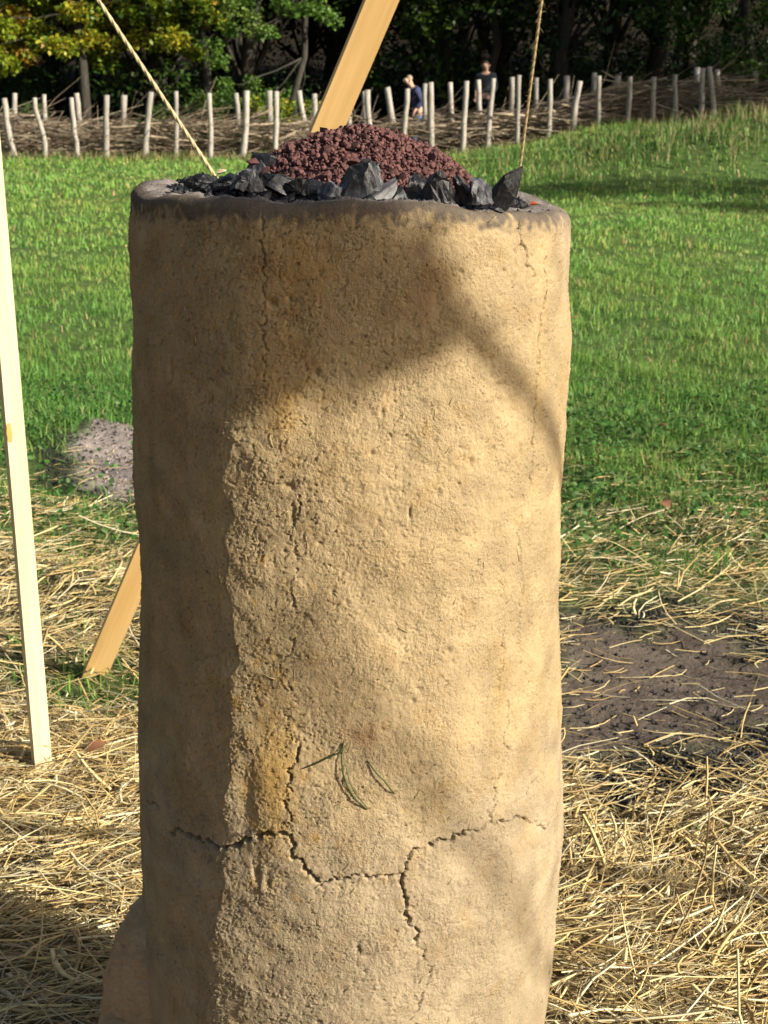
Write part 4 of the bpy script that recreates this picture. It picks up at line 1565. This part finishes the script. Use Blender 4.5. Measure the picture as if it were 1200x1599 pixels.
# ------------------------------------------------------------------ straw
def straws(x, y, z0, L, w, az, el, col, g, crook=.05):
    n = len(x)
    d = np.stack([np.cos(az) * np.cos(el), np.sin(az) * np.cos(el), np.sin(el)], -1)
    sd = np.stack([-np.sin(az), np.cos(az), np.zeros(n)], -1)
    bend = g.normal(0, .02 + crook, n) * L
    kink = g.normal(0, crook, n) * L
    upv = np.cross(d, sd) * -1
    c0 = np.stack([x, y, z0], -1)
    f = np.array([-.5, -.17, .17, .5])
    ring = [(1, 0), (-.5, .87), (-.5, -.87)]
    VV = np.zeros((n, 4, 3, 3))
    for k, ff in enumerate(f):
        cen = c0 + d * (ff * L)[:, None] + sd * (bend * (.25 - ff * ff) * 4)[:, None] + upv * (kink * (.25 - ff * ff) * 2)[:, None]
        ws = w * (.5 if k in (0, 1, 2) else .38)
        for q, (ca, sa) in enumerate(ring):
            VV[:, k, q] = cen + (sd * ca * 1.2 + upv * sa * .5) * ws[:, None]
    V = VV.reshape(-1, 3)
    b = np.arange(n)[:, None, None] * 12
    k = np.arange(3)[None, :, None] * 3
    q = np.arange(3)[None, None, :]
    qn = (q + 1) % 3
    F = np.stack([b + k + q, b + k + qn, b + k + 3 + qn, b + k + 3 + q], -1).reshape(-1, 4)
    return V, F, np.repeat(col, 12, axis=0)


g = np.random.default_rng(41)
n = 66000
y = np.sqrt(g.uniform(1.7 ** 2, 6.6 ** 2, n))
x = g.uniform(-1, 1, n) * (y * .262 + .80)
z_ = zones(x, y)
keep = g.random(n) < np.clip(z_['straw'], 0, 1) * np.where(y > 4.3, .55, .85)
keep &= np.hypot(x - CX0, y - FY) > RT + .01
x, y = x[keep], y[keep]
dn = z_['straw'][keep]
n = len(x)
L = np.clip(g.lognormal(math.log(.085), .55, n), .025, .32)
w = np.clip(g.lognormal(math.log(.0032), .58, n), .0013, .0105)
# swirls: neighbouring straws lie roughly the same way
sw = .25 + np.sin(x * 3.3 + 1.9 * np.sin(y * 2.1)) * .6 + np.sin(y * 4.7 + x) * .4
az = sw + g.normal(0, .55, n)
rnd = g.random(n) < .25
az = np.where(rnd, g.uniform(0, np.pi, n), az)
el = g.normal(0, .13, n)
sticking = g.random(n) < .05
el = np.where(sticking, g.uniform(.3, 1.0, n), el)
heap = .5 + .5 * np.sin(x * 7 + np.sin(y * 5)) * np.sin(y * 6 + np.sin(x * 4))
layer = g.random(n) * (.006 + .050 * np.clip(dn - .2, 0, 1) * (.35 + .65 * heap))
z0 = tz(x, y) + .003 + layer + np.abs(np.sin(el)) * L * .45
pal = np.array([[.66, .50, .22], [.74, .61, .31], [.52, .37, .15], [.80, .72, .48], [.36, .25, .11], [.58, .51, .33]])
col = pal[g.choice(6, n, p=[.28, .22, .18, .12, .12, .08])] * g.uniform(.75, 1.12, (n, 1))
V, Fq, c_ = straws(x, y, z0, L, w, az, el, col, g)
link('straw_litter', new_mesh('straw_litter', V, [Fq], c_), M_STRAW, kind='stuff', label='loose golden straw strewn thickly around the furnace', category='straw')
n = 52000
y = np.sqrt(g.uniform(2.0 ** 2, 6.2 ** 2, n))
x = g.uniform(-1, 1, n) * (y * .262 + .3)
z_ = zones(x, y)
keep = (g.random(n) < np.clip(z_['straw'], 0, 1)) & (np.hypot(x - CX0, y - FY) > RT + .01)
x, y, dn = x[keep], y[keep], z_['straw'][keep]
n = len(x)
heap = .5 + .5 * np.sin(x * 7 + np.sin(y * 5)) * np.sin(y * 6 + np.sin(x * 4))
sw = .25 + np.sin(x * 3.3 + 1.9 * np.sin(y * 2.1)) * .6 + np.sin(y * 4.7 + x) * .4
L = np.clip(g.lognormal(math.log(.042), .5, n), .015, .14)
chaff = np.array([[.66, .54, .29], [.56, .44, .22], [.72, .63, .40], [.40, .31, .17], [.46, .42, .28]])
V, Fq, c_ = straws(x, y, tz(x, y) + .004 + g.random(n) * (.004 + .040 * np.clip(dn - .2, 0, 1) * (.35 + .65 * heap)), L, g.uniform(.0010, .0024, n), sw + g.normal(0, .75, n), g.normal(0, .22, n),
                   chaff[g.choice(5, n)] * g.uniform(.75, 1.1, (n, 1)), g)
link('straw_chaff', new_mesh('straw_chaff', V, [Fq], c_), M_STRAW, kind='stuff', label='fine broken straw and chaff matted between the long straws', category='straw')
# scattered single straws on the bare earth and in the grass edge
n = 270
px = np.concatenate([g.uniform(865, 1230, 90), g.uniform(-20, 225, 90), g.uniform(870, 1230, 90)])
py = np.concatenate([g.uniform(960, 1190, 90), g.uniform(700, 860, 90), g.uniform(690, 860, 90)])
P = np.array([ground(a, b) for a, b in zip(px, py)])
L = np.clip(g.lognormal(math.log(.10), .45, n), .03, .25)
w = g.uniform(.0022, .0050, n)
az = g.normal(.1, .6, n)
V, Fq, c_ = straws(P[:, 0], P[:, 1], P[:, 2] + .006 + g.uniform(0, .012, n), L, w, az, g.normal(0, .07, n), pal[g.choice(4, n)] * g.uniform(.85, 1.1, (n, 1)), g, .10)
link('stray_straw', new_mesh('stray_straw', V, [Fq], c_), M_STRAW, kind='stuff', label='single straws scattered over the bare dark earth', category='straw')

# charcoal crumbs and ash stones on the two old hearths
VV, TT, CC_ = [], [], []
b = 0
g = np.random.default_rng(43)
n = 0
for (x0, x1, y0, y1, cnt, what) in [(860, 1230, 930, 1260, 7000, 'r'), (60, 300, 650, 800, 1500, 'l')]:
    px = g.uniform(x0, x1, cnt)
    py = g.uniform(y0, y1, cnt)
    for a, bb in zip(px, py):
        d = ray(a, bb)
        t = -CAM_H / d.z
        P = CAMP + d * t
        zz = zones(np.array([P.x]), np.array([P.y]))
        m1, m2 = (zz['prim'][0], zz['patch'][0]) if what == 'r' else (zz['frim'][0], zz['fire'][0])
        if g.random() > m1 * 1.0 + m2 * (.12 if what == 'r' else .8):
            continue
        s = g.uniform(.0025, .009) if what == 'r' else g.uniform(.003, .011)
        v, f = hullv[n % 6]
        n += 1
        M = np.array(Matrix.Rotation(g.uniform(0, 6), 3, Vector(g.normal(0, 1, 3)).normalized()))
        VV.append(v @ M.T * s + np.array([P.x, P.y, float(tz(P.x, P.y)) + s * .3]))
        TT.append(f + b)
        b += len(v)
        if what == 'l' and g.random() < m2 * .55:
            cc = np.array([.28, .24, .225]) * g.uniform(.4, 1.3)
        else:
            cc = np.array([.022, .021, .022]) * g.uniform(.6, 2.2)
        CC_.append(np.tile(cc, (len(v), 1)))
link('charcoal_crumbs', new_mesh('charcoal_crumbs', np.concatenate(VV), [np.concatenate(TT)], np.concatenate(CC_)), M_ROCKS, kind='stuff', label='black crumbs and grey ash rubble on the two old hearths', category='rubble')

# fallen leaves
def leaf_mesh(seed, colr):
    g = np.random.default_rng(seed)
    n = 7
    t = np.linspace(0, 1, n)
    wv = np.sin(t * math.pi) ** .7 * (.30 + .06 * np.cos(t * 18)) + .01
    zc = .18 * np.sin(t * 2.6)
    V, F_ = [], []
    for k in range(n):
        V += [(t[k] - .5, wv[k], zc[k] + .22 * wv[k]), (t[k] - .5, 0, zc[k]), (t[k] - .5, -wv[k], zc[k] + .28 * wv[k] * g.uniform(.5, 1.4))]
    for k in range(n - 1):
        a = k * 3
        F_ += [(a, a + 1, a + 4, a + 3), (a + 1, a + 2, a + 5, a + 4)]
    me = new_mesh('fallen_leaf', V, [np.array(F_)], np.tile(np.array(colr), (len(V), 1)), smooth=True)
    me.materials.append(M_LEAF)
    return me


lm = [leaf_mesh(1, (.34, .17, .10)), leaf_mesh(2, (.26, .13, .07)), leaf_mesh(3, (.40, .24, .15))]
LEAVES = [(1096, 678, .062, .5, 'brown curled oak leaf lying in the grass at right, the largest there'), (1036, 676, .05, -.4, 'pale brown leaf lying in the grass left of the largest oak leaf'),
          (1107, 540, .05, 1.2, 'small orange leaf upright in the grass above the curled oak leaf'), (900, 504, .06, .2, 'orange leaf in the grass close to the right edge of the furnace'),
          (1086, 632, .06, .3, 'dull brown leaf in the grass above the largest oak leaf'), (1053, 573, .03, .8, 'tiny brown leaf in the middle of the right meadow'),
          (1040, 800, .06, 2.0, 'brown leaf on end at the border of straw and clover'), (152, 1196, .055, .4, 'red brown leaf lying on the straw right of the batten foot'),
          (1168, 598, .05, .1, 'mauve brown leaf in the grass near the right picture edge'), (1195, 793, .05, .4, 'orange leaf in the clover at the right picture edge')]
for k, (px, py, s, rz, lab) in enumerate(LEAVES):
    P = ground(px, py)
    o = link('fallen_leaf', lm[k % 3], None, None, P + Vector((0, 0, .03 if py < 900 else .045)), label=lab, category='leaf')
    o.scale = (s, s, s)
    o.rotation_euler = (.35 * (1 if k % 2 else -1), -.2, rz)

# ------------------------------------------------------------------ people behind the fence
M_SKIN = m_plain('skin', (.50, .30, .22), (.58, .36, .27), scale=30, rough=.6, bump_s=0)
M_NAVY = m_plain('navy_cloth', (.026, .036, .095), (.042, .056, .13), scale=40, rough=.85, bump_s=.3)
M_JEANS = m_plain('blue_denim', (.07, .18, .42), (.11, .25, .52), scale=60, rough=.85, bump_s=.3)
M_DARKC = m_plain('dark_cloth', (.014, .018, .024), (.025, .030, .040), scale=40, rough=.9, bump_s=.3)
M_HAIRW = m_plain('grey_blond_hair', (.26, .20, .135), (.36, .29, .20), scale=90, rough=.7, bump_s=.4)
M_HAIRD = m_plain('brown_hair', (.05, .035, .025), (.08, .055, .04), scale=90, rough=.7, bump_s=.4)
M_SHOE = m_plain('dark_leather', (.02, .016, .013), (.04, .03, .025), scale=40, rough=.6)


def skin_obj(name, verts, edges, radii, root_i, mat, parent, levels=2):
    me = bpy.data.meshes.new(name)
    me.from_pydata([tuple(v) for v in verts], edges, [])
    o = link(name, me, mat, parent)
    m = o.modifiers.new('skin', 'SKIN')
    m.use_smooth_shade = True
    if not me.skin_vertices:
        return o
    for i, r in enumerate(radii):
        d = me.skin_vertices[0].data[i]
        d.radius = (r, r) if np.isscalar(r) else r
        d.use_root = (i == root_i)
    s = o.modifiers.new('smooth', 'SUBSURF')
    s.levels = s.render_levels = levels
    me.materials.clear()
    me.materials.append(mat)
    return o


def person(loc, yaw, lean, label, m_top, m_leg, m_hair, gait=.25):
    root = empty('person', loc, label, 'person')
    root.rotation_euler = (0, 0, yaw)
    lx = math.sin(lean)
    lz = math.cos(lean)

    def tor(z, x=0, y=0):                                     # torso point, leaning forward (towards -Y of the figure)
        h = z - .93
        return (x, -h * lx + y * lz, .93 + h * lz)
    V = [tor(.93), tor(1.08), tor(1.28), tor(1.42), tor(1.50), (0, tor(1.56)[1] - .03, tor(1.57)[2]), (0, tor(1.62)[1] - .05, tor(1.63)[2]), (0, tor(1.70)[1] - .045, tor(1.70)[2])]
    Rr = [.13, .125, (.155, .11), (.13, .09), .055, .075, (.092, .108), .08]
    E = [(i, i + 1) for i in range(7)]
    parts = {}
    for sgn in (-1, 1):
        b = len(V)
        sw = gait * sgn
        V += [tor(1.41, .185 * sgn), (tor(1.15, .23 * sgn)[0], tor(1.15)[1] + .05 * sgn - .04, tor(1.14)[2]), (.20 * sgn, tor(1.0)[1] - .16, 1.0 * lz + .05), (.19 * sgn, tor(.97)[1] - .22, .93)]
        Rr += [.062, .047, .032, .030]
        E += [(3, b), (b, b + 1), (b + 1, b + 2), (b + 2, b + 3)]
        hw = Vector(V[b + 3])
        parts.setdefault('arm', []).append((V[b], V[b + 1], V[b + 2]))
        for q in range(5):                                    # four fingers and a thumb
            fb = len(V)
            ox = (q - 1.5) * .018 if q < 4 else .045 * -sgn
            ln_ = (.075, .085, .08, .06, .05)[q]
            k0 = hw + Vector((ox, -.02, -.05 if q < 4 else -.02))
            V += [tuple(k0), tuple(k0 + Vector((0, -.012, -ln_ * .55))), tuple(k0 + Vector((0, .006, -ln_)))]
            Rr += [.010, .0085, .0075]
            E += [(b + 3, fb), (fb, fb + 1), (fb + 1, fb + 2)]
        lb = len(V)
        V += [(.095 * sgn, .0, .86), (.10 * sgn, -.03 - sw * .5, .49), (.10 * sgn, .03 - sw, .09), (.105 * sgn, -.12 - sw, .035)]
        Rr += [.085, .062, .042, .035]
        E += [(0, lb), (lb, lb + 1), (lb + 1, lb + 2), (lb + 2, lb + 3)]
        parts.setdefault('leg', []).append((V[lb], V[lb + 1], V[lb + 2], V[lb + 3]))
    nb = len(V)
    hd = V[6]
    V += [(hd[0], hd[1] - .125, hd[2] - .005)]
    Rr += [.014]
    E += [(6, nb)]
    skin_obj('body', V, E, Rr, 0, M_SKIN, root)
    # jacket
    JV = [tor(.99), tor(1.10), tor(1.28), tor(1.42), tor(1.50)]
    JR = [(.175, .145), (.165, .14), (.19, .135), (.155, .105), .085]
    JE = [(0, 1), (1, 2), (2, 3), (3, 4)]
    for (a, b_, c_) in parts['arm']:
        k = len(JV)
        JV += [a, b_, c_]
        JR += [.085, .068, .056]
        JE += [(3, k), (k, k + 1), (k + 1, k + 2)]
    skin_obj('jacket', JV, JE, JR, 0, m_top, root)
    TV, TR_, TE = [tor(.95), (0, 0, .88)], [(.16, .13), (.15, .12)], [(0, 1)]
    for (a, b_, c_, d_) in parts['leg']:
        k = len(TV)
        TV += [a, b_, c_]
        TR_ += [.105, .083, .062]
        TE += [(1, k), (k, k + 1), (k + 1, k + 2)]
    skin_obj('trousers', TV, TE, TR_, 0, m_leg, root)
    for (a, b_, c_, d_) in parts['leg']:
        skin_obj('shoe', [(c_[0], c_[1] + .04, .05), (d_[0], d_[1] + .02, .045), (d_[0], d_[1] - .06, .035)], [(0, 1), (1, 2)], [.048, .05, .036], 0, M_SHOE, root)
    skin_obj('hair', [(0, hd[1] + .03, hd[2] - .02), (0, hd[1] + .035, hd[2] + .05), (0, hd[1] - .03, hd[2] + .085)], [(0, 1), (1, 2)], [.086, .094, .07], 0, m_hair, root)
    for sgn in (-1, 1):
        e = hull_mesh('eye', [(.008 * math.cos(a) * math.cos(b), .006 * math.sin(b), .008 * math.sin(a)) for a in np.linspace(0, 6, 7) for b in (-1, 0, 1)], M_DARKC)
        link('eye', e, None, root, (hd[0] + .034 * sgn, hd[1] - .100, hd[2] + .018))
        link('ear', hull_mesh('ear', [(.012 * math.cos(a), .022 * math.sin(a) * math.cos(b), .032 * math.sin(b)) for a in np.linspace(0, 6, 7) for b in (-1.3, -.5, .5, 1.3)], M_SKIN), None, root, (hd[0] + .090 * sgn, hd[1] + .01, hd[2]))
    mo = hull_mesh('mouth', [(.022 * math.cos(a), .004 * math.sin(b), .005 * math.sin(a)) for a in np.linspace(0, 6, 9) for b in (-1, 1)], M_SHOE)
    link('mouth', mo, None, root, (hd[0], hd[1] - .098, hd[2] - .05))
    return root


x1 = at_y(655, 150, 35.0).x
person((x1, 35.0, float(tz(x1, 35.0))), R(-62), R(20), 'person in navy jacket and blue jeans bending forward behind the fence', M_NAVY, M_JEANS, M_HAIRW)
x2 = at_y(759, 150, 37.2).x
person((x2, 37.2, float(tz(x2, 37.2))), R(-15), R(4), 'person in black clothes standing upright in the shade behind the fence', M_DARKC, M_DARKC, M_HAIRD)
